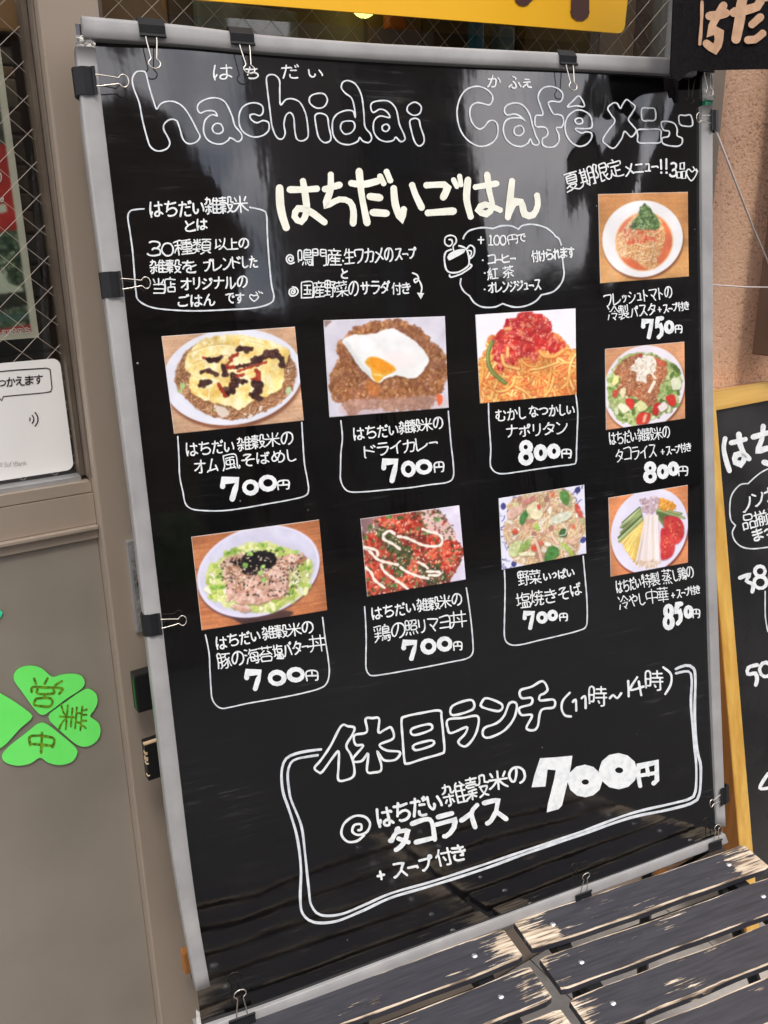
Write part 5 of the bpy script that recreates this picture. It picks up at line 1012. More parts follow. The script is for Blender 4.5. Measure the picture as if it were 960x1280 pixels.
def t8(i):
    z=(540,270,4.8)
    i.stroke(Zm(*z,[(190,135),(200,112),(225,88),(265,75),(310,69),(370,74)]),2.0); i.stroke(Zm(*z,[(372,73),(420,58),(480,58),(523,78)]),2.0); i.stroke(Zm(*z,[(523,78),(550,55),(610,48),(680,65),(725,95),(748,122)]),2.0); i.stroke(Zm(*z,[(746,121),(768,135),(782,172)]),2.0)
    i.stroke(Zm(*z,[(790,255),(796,300),(800,350),(785,400),(740,450),(665,472)]),2.0); i.stroke(Zm(*z,[(665,472),(630,510),(570,538),(500,545),(430,525)]),2.0); i.stroke(Zm(*z,[(430,525),(380,545),(310,545),(260,520),(230,478)]),2.0); i.stroke(Zm(*z,[(232,480),(195,450),(175,410),(178,375)]),2.0)
ink(t8,'drawn_outline','faint','cloud outline round the drink list')
def t9(i):
    z=(540,270,4.8)
    i.stroke(Zm(*z,[(133,205),(130,180),(148,155),(142,125),(110,115),(82,130),(82,165),(108,180),(125,162),(120,142),(105,140)]),1.8); i.stroke(Zm(*z,[(118,200),(90,212),(78,240),(80,280),(90,320),(115,338),(160,336),(205,312),(226,285),(220,225),(200,190),(165,178)]),2.1)
    i.fill(Zm(*z,[(95,250),(110,222),(160,200),(200,198),(195,218),(150,245),(105,265)]),smooth=True); i.stroke(Zm(*z,[(212,195),(232,175),(256,192),(255,230),(236,252),(228,240)]),2.0); i.stroke(Zm(*z,[(222,205),(238,210),(238,232),(228,240)]),1.6); i.stroke(Zm(*z,[(110,353),(118,366),(180,345),(235,308),(240,292),(226,287)]),2.0)
ink(t9,'coffee_cup_drawing','white','drawn steaming coffee cup')

ITEMS=[ # caption lines, price boxes, outline
 ('omelette noodles caption',[('はちだい',232,561.5,293,557,17),('雑穀米の',296,555.5,367,546.5,16.5),('オム',242,584.5,273,581,17),('風',277,578.5,299,576.5,18),('そばめし',300,575.5,371,568.5,15.5)],2.1,
  [('7',274.8,596.6,300.5,627,6.6),('0',302,599,323.2,619.2,5.4),('0',322.6,593,346,614.2,5.6)],('円',346.5,600.5,361,612,1.9),
  ((210,520,5.053),[(62,130),(70,260),(75,380),(95,480),(110,550),(145,585),(220,597),(350,597),(480,580),(620,555),(760,530),(860,505),(885,470),(878,400),(860,300),(850,160),(843,40)])),
 ('dry curry caption',[('はちだい',441,542.5,498.5,536.5,16),('雑穀米の',499,535,555,528,15.5),('ドライカレー',454,566,548,551,16)],2.1,
  [('7',476.5,573.7,499.2,604,6.2),('0',501,576,520,596.8,5.2),('0',519.2,574,541,593.4,5.4)],('円',543,578,555.2,590.5,1.9),
  ((410,500,5.333),[(85,138),(95,250),(85,350),(82,460),(82,530),(105,585),(150,612),(260,610),(400,597),(540,585),(680,565),(800,548),(838,510),(838,420),(825,300),(815,180),(807,75)])),
 ('red spaghetti caption',[('むかし',620,519.5,660,515.5,15),('なつかしい',662,514,720.5,512,14),('ナポリタン',633,539,712,534.5,15.5)],2.0,
  [('8',649,550,668.5,582,6.0),('0',668.5,555.4,686,576.5,6.0),('0',685,554.5,702.4,573.8,6.0)],('円',703.5,562,715.5,573,1.9),
  ((600,480,6.857),[(82,165),(85,300),(92,420),(100,560),(95,680),(110,730),(150,762),(210,770),(330,755),(500,730),(680,705),(800,690),(832,670),(838,560),(845,400),(850,250),(840,140),(835,95)])),
 ('pork bowl caption',[('はちだい',269,804,325,793.5,16),('雑穀米の',327,792,391.5,782,15.5),('豚の海苔',271,827,340,815,18),('塩バター',341,815,385,806,17.5),('丼',385,805,406,801.5,20)],2.2,
  [('7',304.8,836.6,328.2,863.4,6.2),('0',333.8,836.6,357.4,857.2,5.8),('0',357.4,832.8,380.6,852.4,5.8)],('円',382,838,396.8,850.7,1.9),
  ((250,760,5.333),[(37,180),(60,300),(65,400),(72,520),(80,600),(105,645),(145,668),(200,660),(310,635),(420,615),(560,590),(680,565),(790,535),(840,500),(858,430),(850,330),(830,200),(813,60)])),
 ('glazed chicken bowl caption',[('はちだい',463,766.5,519,758,15.5),('雑穀米の',520.5,757,578,748.5,15.5),('鶏の',467,792,507,786,20),('照リマヨ',506,785.5,563,777,17),('丼',562,776.5,583,772.5,20)],2.1,
  [('7',501,799.6,523,826,6.2),('0',525,797.5,545.6,818,5.6),('0',545.4,795,565.6,814.4,5.6)],('円',566.6,802.5,577.6,813.2,1.8),
  ((440,720,6.0),[(90,228),(98,350),(102,480),(100,620),(102,690),(120,730),(150,745),(240,735),(400,708),(560,680),(740,645),(860,620),(905,580),(908,500),(895,350),(875,200),(858,90)])),
 ('vegetable noodles caption',[('野菜',648,724.5,677,721,17),('いっぱい',680,721,719.5,715.5,12.5),('塩焼き',646,752,698,744.5,18),('そば',698,744,729,735,16)],2.0,
  [('7',654,764,670.6,788,5.4),('0',671,764.6,686,780.2,4.8),('0',685,762.4,698.8,776.8,4.8)],('円',700.6,767.4,710.8,777.2,1.7),
  ((610,690,6.857),[(145,160),(150,300),(148,450),(145,600),(145,720),(165,775),(215,800),(300,795),(450,760),(650,715),(800,675),(850,645),(862,570),(858,400),(840,200),(825,40)])),
 ('cold tomato pasta caption',[('フレッシュトマトの',756.5,376,842,364.5,15),('冷製',761,392,788,389,17),('パスタ',789,389.5,821.5,385,14),('+',823,386.5,829,386,9),('スープ付き',830,386,862.5,381,10.5)],1.75,
  [('7',803,398.4,819.4,424,5.4),('5',819.4,395,832,424,5.2),('0',831,400,844.3,417.2,4.9)],('円',845,406.5,853.8,416.4,1.6),None),
 ('taco rice caption',[('はちだい',762.5,549,797,545,16),('雑穀米の',798,544.5,838.5,539.5,15),('タコライス',770,570,821.5,563.5,16),('+',826,565,832,564.5,9),('スープ付き',833,563.5,864.5,558.5,10.5)],1.6,
  [('8',805.2,577,822.2,604.4,5.6),('0',821.6,580.2,836.8,599,5.6),('0',834.8,577,849.3,595.2,5.6)],('円',848.6,583.4,860.2,595,1.6),None),
 ('cold chicken noodles caption',[('はちだい',771.5,735,803,728,16),('特製',804,727.5,826,723.5,16),('蒸',829,723,841,720.5,18),('し鶏の',842,720.5,868.5,714.5,15),('冷やし',775,755,809,748,16),('中華',810,747.5,837,742.5,18),('+',840,744.5,846,744,9),('スープ付き',847,743,876.5,736.5,10.5)],1.65,
  [('8',830,755,845.2,788.4,5.6),('5',844,752.4,856,782.6,5.6),('0',855.6,756.6,868.2,773.6,5.2)],('円',867.4,762.4,876.4,773.4,1.6),None)]
for lab,ls,th,pr,yen,box in ITEMS:
    def fn(i):
        for tx,x0,y0,x1,y1,h in ls: i.line(tx,x0,y0,x1,y1,h,th*.86)
    ink(fn,'caption_lettering','white',lab)
    for k_,(ch,x0,y0,x1,y1,t_) in enumerate(pr): 
        i=Ink(mapB(.0006+.0002*k_)); bold(i,ch,x0,y0,x1,y1,t_); i.build('digit',M['white'],board)
    ch,x0,y0,x1,y1,t_=yen; ink(lambda i:i.glyph(ch,(x0+x1)/2,(y0+y1)/2,x1-x0-1.5,y1-y0-1.5,-.03,t_,wob=.7),'letter')
    if box: fr(box[0],box[1],1.7,'pen line round the '+lab)

z=(340,830,3.4286); y=(600,820,3.2)
T10=((z,[(295,265),(325,266),(352,272),(345,300),(318,350),(338,390),(352,440),(350,480),(320,497),(285,497),(285,440),(285,375),(260,400),(215,462),(200,463),(182,445),(210,410),(250,350)]),
      (z,[(400,235),(430,231),(458,234),(456,292),(485,280),(510,272),(520,318),(462,345),(490,370),(548,378),(530,410),(480,412),(452,375),(468,430),(466,458),(440,465),(408,460),(412,385),(385,415),(350,418),(350,400),(390,350),(358,345),(353,305),(405,290)]),
      (z,[(555,240),(570,225),(640,210),(718,200),(727,230),(735,300),(740,372),(722,387),(650,407),(580,428),(568,410),(560,320)]),(z,[(600,278),(675,258),(682,282),(608,305)]),(z,[(610,347),(685,328),(690,348),(618,370)]),
      (z,[(775,180),(855,155),(862,195),(775,220)]),(z,[(755,240),(820,232),(882,225),(885,270),(865,320),(830,355),(800,335),(830,300),(835,272),(770,297),(755,280)]),
      (y,[(10,185),(30,170),(90,195),(78,222),(10,205)]),(y,[(100,240),(122,190),(150,195),(140,250),(100,300),(40,328),(15,320),(20,290),(70,270)]),
      (y,[(165,140),(210,125),(255,103),(275,135),(262,152),(245,160),(245,180),(300,178),(300,208),(250,220),(235,285),(215,300),(190,290),(212,240),(170,238),(162,210),(208,195),(210,170),(170,170)]))
outl([[0,1],[2,3,4],[5,6],[7,8],[9]],T10,2.9,name='outlined_letter')
def t11(i):
    y=(600,820,3.2)
    for P in ([(365,150),(338,180),(332,212),(345,240),(370,245)],[(377,187),(389,178),(391,222)],[(413,172),(427,164),(429,212)],[(526,172),(540,160),(556,172),(572,152)],[(600,103),(602,165)],[(636,88),(608,138),(662,125)],[(642,105),(652,160)],[(740,48),(770,75),(770,115),(748,155)]): i.stroke(Zm(*y,P),2.8)
    i.line('時',738.5,871.8,760.5,871,24,2.5,wob=.5); i.line('時',809,852.5,831,851.5,24,2.5,wob=.5)
ink(t11,label='lunch hours lettering')
def t12(i):
    i.stroke([(401,936.5),(385,938.5),(369,942),(357.5,948),(352.5,960),(352,976),(354.6,993),(361,1011),(371.7,1046.7),(376.7,1086.7),(376,1123),(379,1143),(393,1154),(420,1153),(453,1140),(490,1123),(540,1108),(606.7,1086.7),(662.5,1066),(725,1044.7),(787.5,1023),(834,1013),(865.6,1004),(875,993),(877,959),(873,939),(870,898),(871,851),(868.7,836),(859,832.5),(847,837)],3.3,step=5)
    i.stroke([(397,943.7),(372,948),(363,954),(359.5,967),(361,985),(364,1000),(376.7,1032),(381.7,1066.7),(386.7,1113),(390,1133),(401.7,1145),(426.7,1144),(456.7,1132),(490,1117.5),(540,1103),(600,1083.5),(660,1063),(725,1041),(787.5,1018),(840,1005),(862.5,999),(870,990),(871.5,959),(869,929),(865.6,882),(866.5,850),(862.5,840),(847,842.5)],3.0,step=5)
ink(t12,'drawn_outline','faint','double pen line round the lunch offer')
def t13(i):
    z=(340,980,3.0)
    i.stroke(Zm(*z,[(347,195),(320,216),(285,218),(262,190),(272,150),(310,122),(350,125),(369,150),(357,182),(325,193),(303,180),(310,156),(335,153),(336,172),(325,175)]),3.0)
    i.line('はちだい',471,1025,553,1000,25,3.4); i.line('雑穀',554,997,612,981,27,2.7); i.line('米の',612,978,659,967,22,3.1)
ink(t13,label='grain rice line of the lunch offer')
ink(lambda i:i.line('タコライス',485,1054,633,1009.5,29,5.8,wob=.7,gap=.16),'heading_lettering','white','thick katakana line of the lunch offer')
ink(lambda i:(i.line('+',470,1097,484,1093,15,3),i.line('スープ',491,1091,543,1077,18,3.0),i.line('付き',546,1075,584,1064,20,3.0)),'lettering','white','soup line of the lunch offer')
def t14a(i):
    i.fill(Zm(*y,[(245,412),(310,408),(375,402),(370,440),(352,520),(332,600),(318,615),(270,628),(275,595),(300,500),(308,460),(275,457),(266,525),(210,528),(222,480)]))
ink(t14a,'large_digit')
ink(lambda i:i.stroke(Zm(*y,[(425+42*math.cos(a),505+38*math.sin(a)) for a in [k*.5236 for k in range(12)]]),16.5,closed=True),'large_digit')
ink(lambda i:i.stroke(Zm(*y,[(560+47*math.cos(a),462+42*math.sin(a)) for a in [k*.5236 for k in range(12)]]),18.5,closed=True),'large_digit')
def t14(i):
    for P,w_ in (([(645,522),(638,480),(640,445),(712,428),(712,500),(698,512)],5.4),([(640,482),(710,470)],5),([(672,440),(678,478)],4.6)): i.stroke(Zm(*y,P),w_,smooth=False)
ink(t14,'large_letter')

# ---- binder clips
def clip(px_,py_,inward,sc,label,tilt=6,shift=0,bw=.0245,bh=.0165,skew=0,wl=1.0,off=None):
    off={(0,1):.85,(1,0):.75,(-1,0):.55,(0,-1):.5}[inward]
    u_,v_=buv(px_,py_); 
    iu,iv=inward; e=Vector((iv,-iu)) ; # along-edge axis
    X=BX*e.x+BD*e.y; Yv=BX*iu+BD*iv; Zv=BN
    if X.cross(Yv).dot(Zv)<0: X=-X
    O=bpt(u_,v_,0); T=Matrix(((X.x,Yv.x,Zv.x,O.x),(X.y,Yv.y,Zv.y,O.y),(X.z,Yv.z,Zv.z,O.z),(0,0,0,1)))
    t=bpy.data.objects.new('binder_clip',None); COL.objects.link(t); t.matrix_world=T; MW[t.name]=T.copy(); t['label']=label; t['category']='binder clip'; t['group']='binder clips round the menu board'; t.empty_display_size=.01
    h=bw/2*sc; H=bh*sc; zf=.0015+.0084*off; zb=-.0180
    prof=[(-.0022*sc,-.004),(-.0030*sc,.0),(-.0022*sc,.0045),(H*.35,zf+.0012),(H*.78,zf+.0004),(H*.86,zf+.0022),(H*.97,zf+.0030),(H*1.03,zf+.0016),(H*.98,zf+.0004),(H*.80,zf-.0005),(H*.35,zf+.0001),(0,.003),(0,-.003),(H*.35,zb+.001),(H*.98,zb+.001),(H,zb-.002),(H*.9,zb-.0028),(H*.3,zb-.001)]
    n=len(prof); V=[T@Vector((s_*h,y,z)) for s_ in (-1,1) for y,z in prof]; F=[(i,(i+1)%n,n+(i+1)%n,n+i) for i in range(n)]+[tuple(range(n-1,-1,-1)),tuple(range(n,2*n))]
    mesh('clip_body',V,F,M['clip'],t)
    ti=math.radians(tilt); base=Vector((shift*.001,H*.93,zf+.0016))
    def W3(pts,zz,sg=1): return [T@(base*1+Vector((x*.001*sc+skew*.001*y,y*.001*sc*wl*math.cos(ti),y*.001*sc*wl*math.sin(ti)*sg))) for x,y in pts]
    P=crom([(-6.8,.4),(-6.6,-.6),(-5.2,0),(-4.7,6),(-3.0,19),(-2.7,22),(-5.0,24.5),(-5.6,27),(-3.8,30),(0,31.2),(3.8,30),(5.6,27),(5.0,24.5),(2.7,22),(3.0,19),(4.7,6),(5.2,0),(6.6,-.6),(6.8,.4)],False,1.2)
    MB().tube(W3(P,0),.00062*sc,6).build('wire_handle',M['wire'],t,smooth=True)
    bk=[T@Vector((x*.001*sc,H*.95-(y*.001*sc)*.2+y*.001*sc*.9,zb-.002-abs(y)*.00018)) for x,y in P]; MB().tube(bk,.0006*sc,6).build('wire_handle',M['wire'],t,smooth=True)
    return t
clip(187,27.5,(0,1),.97,'black binder clip at the far left of the top rail',4,2,wl=.96)
clip(299,38.5,(0,1),.95,'black binder clip over the small kana on the top rail',7,-1,wl=.95,skew=-.06)
clip(704.5,66.5,(0,1),.93,'black binder clip above the accented letter on the top rail',7,-.5,wl=1.0,skew=-.05)
clip(876,76,(0,1),.95,'black binder clip half hidden by the cloth banner',7,-1,wl=.98)
clip(95.5,103,(1,0),.97,'black binder clip at the top of the left rail',5,0,wl=.98)
clip(129,357,(1,0),.95,'black binder clip on the left rail beside the note box',5,0,wl=.92)
clip(180.5,781,(1,0),.90,'black binder clip on the left rail beside the pork bowl photo',6,0,wl=.92)
clip(894,152,(-1,0),.97,'black binder clip at the top of the right rail',12,0,bh=.0135,wl=1.0)
clip(907.5,991,(-1,0),1.0,'black binder clip low on the right rail near the corner',12,0,bh=.016,wl=.85)
clip(891,1061,(0,-1),.92,'black binder clip upright on the bottom rail at the right corner',8,0,wl=.95)
clip(727,1127,(0,-1),1.0,'black binder clip upright in the middle of the bottom rail',10,-1,wl=1.0,skew=.08)
clip(303,1286,(0,-1),1.2,'black binder clip upright on the bottom rail near the left end',8,0,wl=1.0)
# ================= THE NINE FOOD PICTURES (printed and laminated, stuck on the sheet)
FP=mapB(0)
def q_(z,c): return [(z[0]+x/z[2],z[1]+y/z[2]) for x,y in c]
# 1 omelette over fried noodles
z=(195,395,5.053); cv=Cv(q_(z,[(35,128),(875,68),(932,660),(115,745)]),z,W=210,seed=1)
cv.wood((222,178,140),(196,148,110)); cv.plate(490,385,440,300,-.06,(232,233,243),(214,215,230))
m=cv.poly([(160,270),(230,190),(400,130),(600,140),(800,210),(880,320),(870,440),(800,540),(640,620),(480,655),(330,620),(200,530),(120,430),(130,340)],1,6); cv.tex(m,(140,88,55),(206,156,112),4,2); cv.noodles(m,700,1.7,[(196,142,96),(178,122,76),(214,168,124),(160,104,64)],18,(96,56,30))
cv.bits(m,40,2,5,[(214,196,180),(168,190,120),(230,214,198)],.5)
for P,c in (([(150,430),(175,425),(185,455),(160,465)],(170,200,120)),([(820,455),(845,450),(850,490),(825,495)],(180,205,150)),([(390,570),(440,575),(470,620),(420,640),(380,600)],(226,206,190))): cv.blend(cv.poly(P,1,3),c)
m=cv.poly([(205,235),(300,150),(460,118),(640,140),(780,180),(840,240),(810,330),(800,440),(720,500),(640,530),(590,550),(545,590),(470,570),(330,540),(230,480),(215,400),(225,370),(185,330)],1,5)
cv.blend(cv.poly([(205,245),(300,160),(460,128),(640,150),(790,190),(850,250),(815,345),(810,450),(730,515),(600,565),(545,600),(470,580),(330,550),(225,490),(205,400)],3,5)*.5,(120,70,30))
cv.tex(m,(243,208,112),(254,238,168),16,4); n=cv.noise(10,8); cv.blend(m*np.clip((n-.56)*6,0,1)*.8,(255,246,205)); cv.blend(m*np.clip((.42-n)*6,0,1)*.6,(236,180,70))
for P in ([(205,235),(330,190),(460,180),(560,230)],[(250,300),(380,250),(500,260)],[(600,160),(700,190),(760,230)],[(250,380),(330,440),(330,520)],[(700,330),(720,420),(700,480)]): cv.dab(crom([cv.p(*p) for p in P],False,3),2.2,(232,176,70),.5); cv.dab(crom([cv.p(p[0]+4,p[1]+8) for p in P],False,3),2,(255,250,215),.6)
SA=(58,28,24); RE=(168,48,26)
for P,w_,c in (([(300,262),(330,275)],16,RE),([(330,275),(375,280),(420,258)],26,SA),([(350,282),(400,270)],34,SA),([(470,270),(520,240)],22,RE),([(520,215),(560,205),(605,210)],34,SA),([(450,310),(480,280)],16,RE),([(620,295),(680,260),(750,240)],42,SA),([(750,245),(790,270),(805,315)],34,SA),([(500,325),(560,315),(620,300)],22,SA),([(440,325),(500,325)],22,RE),([(520,350),(600,325),(700,290)],14,RE),
  ([(290,355),(330,345)],26,SA),([(330,345),(390,370)],30,SA),([(430,320),(440,370)],34,SA),([(280,440),(340,415)],34,SA),([(300,425),(335,420)],40,SA),([(490,380),(500,430),(450,490)],42,SA),([(520,380),(560,370)],18,RE),([(500,410),(575,415)],28,SA),([(400,430),(430,480),(440,505)],24,RE),([(650,360),(650,420)],40,RE),([(650,430),(635,510)],50,SA),([(615,505),(665,520)],34,SA),([(610,400),(640,400)],16,RE)):
    Q=crom([cv.p(*p) for p in P],False,1.5); cv.dab(Q,w_*cv.sc*.8,c,.95)
    for x,y in Q:
        if cv.r.rand()<.75: k_=w_*cv.sc*(.45+.65*cv.r.rand()); ox,oy=cv.r.uniform(-1,1,2)*w_*cv.sc*.42; cv.dab([(x+ox,y+oy),(x+ox+.1,y+oy)],k_,tuple(np.clip(np.array(c)+cv.r.randint(-12,26),0,255)),.9)
m=cv.a[...,0]<.32; cv.bits(m.astype(float)*cv.ell(500,380,330,240),90,1,2.4,[(120,60,40),(30,16,14),(90,44,34),(150,90,60)],.5,.8)
cv.build('food_photo',board,'laminated photo of an omelette on fried noodles',FP)
# 2 dry curry with egg
z=(395,385,5.486); cv=Cv(q_(z,[(50,85),(890,55),(915,685),(92,750)]),z,W=190,seed=2)
cv.tex(np.ones((cv.h,cv.w)),(206,200,212),(226,222,232),30,1)
cv.blend(cv.poly([(40,70),(110,85),(60,135)],1,0,0,False),(150,120,110))
m=cv.poly([(150,240),(220,180),(330,110),(420,95),(560,75),(660,110),(740,160),(800,230),(870,290),(905,400),(890,500),(850,600),(780,680),(600,700),(400,690),(240,730),(190,670),(110,620),(90,480),(150,370)],1,9)
cv.tex(m,(148,86,44),(198,134,84),5,3,1.3); cv.bits(m,900,1.5,4.5,[(176,110,62),(204,146,94),(140,80,40),(216,160,110),(160,96,70)],.55,.85,(110,58,26)); cv.blend(m*np.clip((cv.noise(14,6)-.52)*5,0,1)*.35,(150,100,90))
cv.blend(cv.poly([(200,640),(500,620),(850,600),(850,690),(230,740)],9)*.5,(205,170,168))
cv.blend(cv.poly([(835,590),(870,600),(870,650),(845,665)],1),(226,96,50))
cv.blend(cv.poly([(190,235),(260,190),(400,180),(520,142),(620,185),(710,250),(785,350),(760,420),(700,480),(640,485),(570,470),(490,490),(440,525),(370,480),(290,400),(240,320)],4)*.5,(90,50,26))
m=cv.poly([(185,225),(260,185),(400,175),(520,138),(620,180),(710,245),(780,345),(755,415),(700,475),(640,480),(570,465),(490,482),(440,515),(370,470),(290,390),(240,310)],1,3)
cv.tex(m,(236,236,232),(252,252,250),22,4); cv.blend(m*cv.ell(560,360,130,60,0,12)*.5,(250,228,222)); cv.blend(m*cv.poly([(185,225),(240,310),(290,390),(370,470),(400,470),(300,350),(230,240)],4)*.45,(196,204,204))
cv.blend(cv.poly([(345,375),(380,335),(450,345),(550,405),(550,435),(480,470),(440,510),(400,480),(385,420)],2),(252,176,40)); cv.blend(cv.poly([(380,345),(450,350),(545,410),(540,430),(460,440),(390,400)],2)*.8,(255,150,20)); cv.dab([cv.p(410,455),cv.p(470,465)],3,(255,225,140),.8); cv.blend(cv.poly([(350,500),(450,530),(430,600),(370,590)],6)*.55,(220,120,40))
cv.build('food_photo',board,'laminated photo of dry curry under a soft egg',FP)
# 3 red spaghetti
z=(590,380,6.857); cv=Cv(q_(z,[(38,90),(900,35),(910,775),(80,853)]),z,W=180,seed=3)
cv.a[:]=cv.col((246,243,250))
m=cv.poly([(60,520),(110,430),(140,310),(220,260),(400,200),(650,230),(790,300),(860,400),(920,420),(930,800),(60,880)],1,8)
cv.tex(m,(236,120,50),(252,186,80),6,2); cv.noodles(m,560,4.2,[(252,190,92),(248,166,70),(240,140,60),(254,208,120),(244,120,56)],60,(196,70,30))
m2=cv.poly([(200,420),(190,300),(270,230),(300,150),(400,110),(420,75),(540,75),(640,110),(690,160),(700,200),(680,250),(760,310),(800,370),(720,420),(600,400),(560,480),(440,440),(400,500),(300,540),(250,560)],2,8)
cv.tex(m2,(206,30,30),(250,96,72),8,5,1.2); cv.bits(m2,260,2,7,[(228,48,40),(250,110,84),(200,28,34),(244,140,100),(214,60,60)],.5,.85,(150,20,20)); cv.bits(m2,110,.9,1.8,[(255,226,214),(255,200,180)],.5,.8)
for P,w_,c in (([(270,440),(290,520),(350,545),(420,560)],26,(250,176,84)),([(320,380),(320,450)],26,(252,170,90)),([(520,565),(620,550),(760,500)],20,(254,196,96)),([(600,410),(640,450),(720,450),(800,400)],34,(250,150,56)),([(640,790),(690,720),(715,630)],20,(254,190,90)),([(390,710),(470,750),(520,800)],20,(252,188,90)),([(300,215),(340,210)],34,(250,140,84))):
    P=crom([cv.p(*p) for p in P],False,2); cv.dab([(a,b+1.2) for a,b in P],w_*cv.sc+1,(190,70,30),.6); cv.dab(P,w_*cv.sc,c); cv.dab([(a-.4,b-.6) for a,b in P],w_*cv.sc*.3,(255,226,160),.7)
P=crom([cv.p(*p) for p in ((185,330),(150,420),(155,520),(200,600),(300,680))],False,2); cv.dab(P,36*cv.sc,(112,128,50)); cv.dab([(a-1,b-1) for a,b in P],8*cv.sc,(176,186,120),.8)
cv.build('food_photo',board,'laminated photo of red ketchup spaghetti',FP)
# 4 cold tomato pasta
z=(740,230,7.385); cv=Cv(q_(z,[(62,92),(893,70),(905,852),(90,915)]),z,W=160,seed=4)
cv.wood((216,150,84),(196,126,66)); cv.blend(np.clip((cv.Y/cv.h-.3),0,1)*.6,(240,190,110)); cv.plate(485,505,372,350,0,(244,242,240),(236,230,228))
m=cv.ell(500,530,270,272,0,1.5); cv.blend(m,(250,196,140)); cv.blend(cv.ell(500,530,258,262,0,1.5),(236,112,66))
m=cv.poly([(240,520),(330,380),(420,280),(600,290),(690,420),(670,560),(620,700),(640,740),(540,780),(400,690),(270,650)],2,6); cv.tex(m,(226,160,96),(246,208,140),4,3); cv.noodles(m,620,1.4,[(248,214,150),(240,190,120),(232,170,100),(252,226,176)],22,(190,104,56))
cv.bits(cv.poly([(300,450),(420,400),(620,400),(640,500),(500,540),(330,540)],2),60,2,5,[(236,100,60),(244,140,104),(224,80,50)],.5,.85)
m=cv.poly([(480,180),(520,200),(600,290),(640,400),(560,420),(480,410),(370,400),(430,290)],1,5); cv.tex(m,(70,96,50),(120,150,84),4,7); cv.bits(m,150,1.5,3.5,[(96,130,66),(60,90,44),(140,170,104),(80,112,60)],.4)
cv.bits(cv.poly([(460,330),(540,340),(560,400),(440,400)],1),30,1,2.2,[(170,200,140)],.3)
cv.build('food_photo',board,'laminated photo of chilled tomato pasta topped with herbs',FP)
# 5 taco rice
z=(750,420,8.348); cv=Cv(q_(z,[(68,133),(888,58),(893,862),(78,983)]),z,W=160,seed=5)
cv.wood((226,160,112),(206,138,92)); cv.plate(480,540,420,440,0,(240,232,240),(232,222,232))
ed=cv.poly([(90,520),(120,400),(200,280),(300,210),(420,170),(560,180),(700,250),(800,320),(860,450),(830,600),(800,730),(640,830),(420,910),(250,890),(150,800),(90,650)],2,8)
cv.tex(ed,(150,170,90),(206,216,150),6,2); cv.bits(ed,240,3,9,[(160,190,100),(196,214,140),(226,232,190),(120,160,70),(90,120,50)],.5,.9,(80,100,40))
m=cv.poly([(160,370),(300,230),(420,190),(600,220),(700,280),(710,380),(650,520),(600,680),(540,740),(400,640),(280,620),(200,560),(240,440)],2,6); cv.tex(m,(170,96,56),(214,150,104),4,3); cv.bits(m,520,1.4,3.4,[(196,122,78),(222,160,116),(160,88,52),(206,110,74),(228,176,130)],.5,.9,(120,60,34))
m=cv.poly([(320,350),(400,260),(430,200),(560,210),(600,290),(590,380),(520,400),(500,490),(410,460),(400,370)],1,8); cv.tex(m,(226,212,190),(248,242,228),5,5); cv.bits(m,60,1.5,3,[(252,248,238),(214,190,160)],.2); cv.dab([cv.p(535,575),cv.p(585,480)],36*cv.sc,(246,232,206)); cv.dab([cv.p(560,390),cv.p(600,440)],20*cv.sc,(246,232,206))
for P,c in (([(290,650),(380,670),(350,765),(300,720)],(222,50,40)),([(420,810),(540,800),(520,900),(405,915)],(220,56,40)),([(480,820),(515,815),(490,900),(465,905)],(246,170,130)),([(580,720),(650,690),(620,820),(570,810)],(216,40,36)),([(700,640),(780,610),(800,710),(750,730)],(226,50,40)),([(150,580),(200,560),(190,640),(150,630)],(196,70,50)),([(200,730),(260,700),(330,760),(260,800)],(242,238,200)),([(400,700),(460,670),(520,740),(430,790)],(222,222,150)),([(620,740),(690,680),(720,740),(660,790)],(236,224,214)),([(160,430),(210,410),(210,480),(150,520)],(236,220,140)),([(230,560),(290,540),(270,650),(235,620)],(232,220,170)),([(760,440),(840,450),(850,540),(770,560)],(222,226,190)),([(420,180),(465,180),(460,215),(430,210)],(196,60,50)),([(610,240),(690,270),(680,320),(620,300)],(204,90,60))):
    cv.blend(cv.poly([(x+4,y+8) for x,y in P],2,3)*.5,(70,50,30)); cv.blend(cv.poly(P,1,3),c); cx=sum(p[0] for p in P)/len(P);cy=sum(p[1] for p in P)/len(P); cv.dab([cv.p(cx-10,cy-12),cv.p(cx+6,cy-16)],1.6,tuple(min(255,v+50) for v in c),.7)
cv.build('food_photo',board,'laminated photo of taco rice with tomato and lettuce',FP)
# 6 pork bowl
z=(230,640,5.189); cv=Cv(q_(z,[(48,162),(873,48),(925,635),(115,768)]),z,W=210,seed=6)
cv.wood((214,136,84),(176,98,56)); cv.blend(cv.poly([(260,640),(700,640),(560,720),(400,725),(320,690)],3)*.9,(66,46,46)); cv.blend(cv.ell(490,410,405,300,-.12,5)*.0,(0,0,0))
cv.blend(cv.ell(488,400,404,284,-.12,3)*.75,(90,60,70)); cv.blend(cv.ell(486,382,403,288,-.12,1.3),(226,222,242)); cv.tex(cv.ell(486,376,385,268,-.12,2),(204,202,224),(224,222,240),30,3); cv.blend(cv.ell(500,420,350,220,-.1,10)*.5,(196,190,214))
ed=cv.poly([(140,420),(180,350),(300,250),(420,200),(560,195),(700,240),(760,290),(830,350),(820,440),(780,520),(690,590),(560,640),(440,645),(300,620),(220,580),(150,500)],2,8)
cv.tex(ed,(196,206,110),(232,234,170),7,2); cv.bits(ed,260,3,9,[(216,224,130),(236,238,180),(170,196,80),(244,244,214),(196,214,100)],.5,.9,(130,140,60))
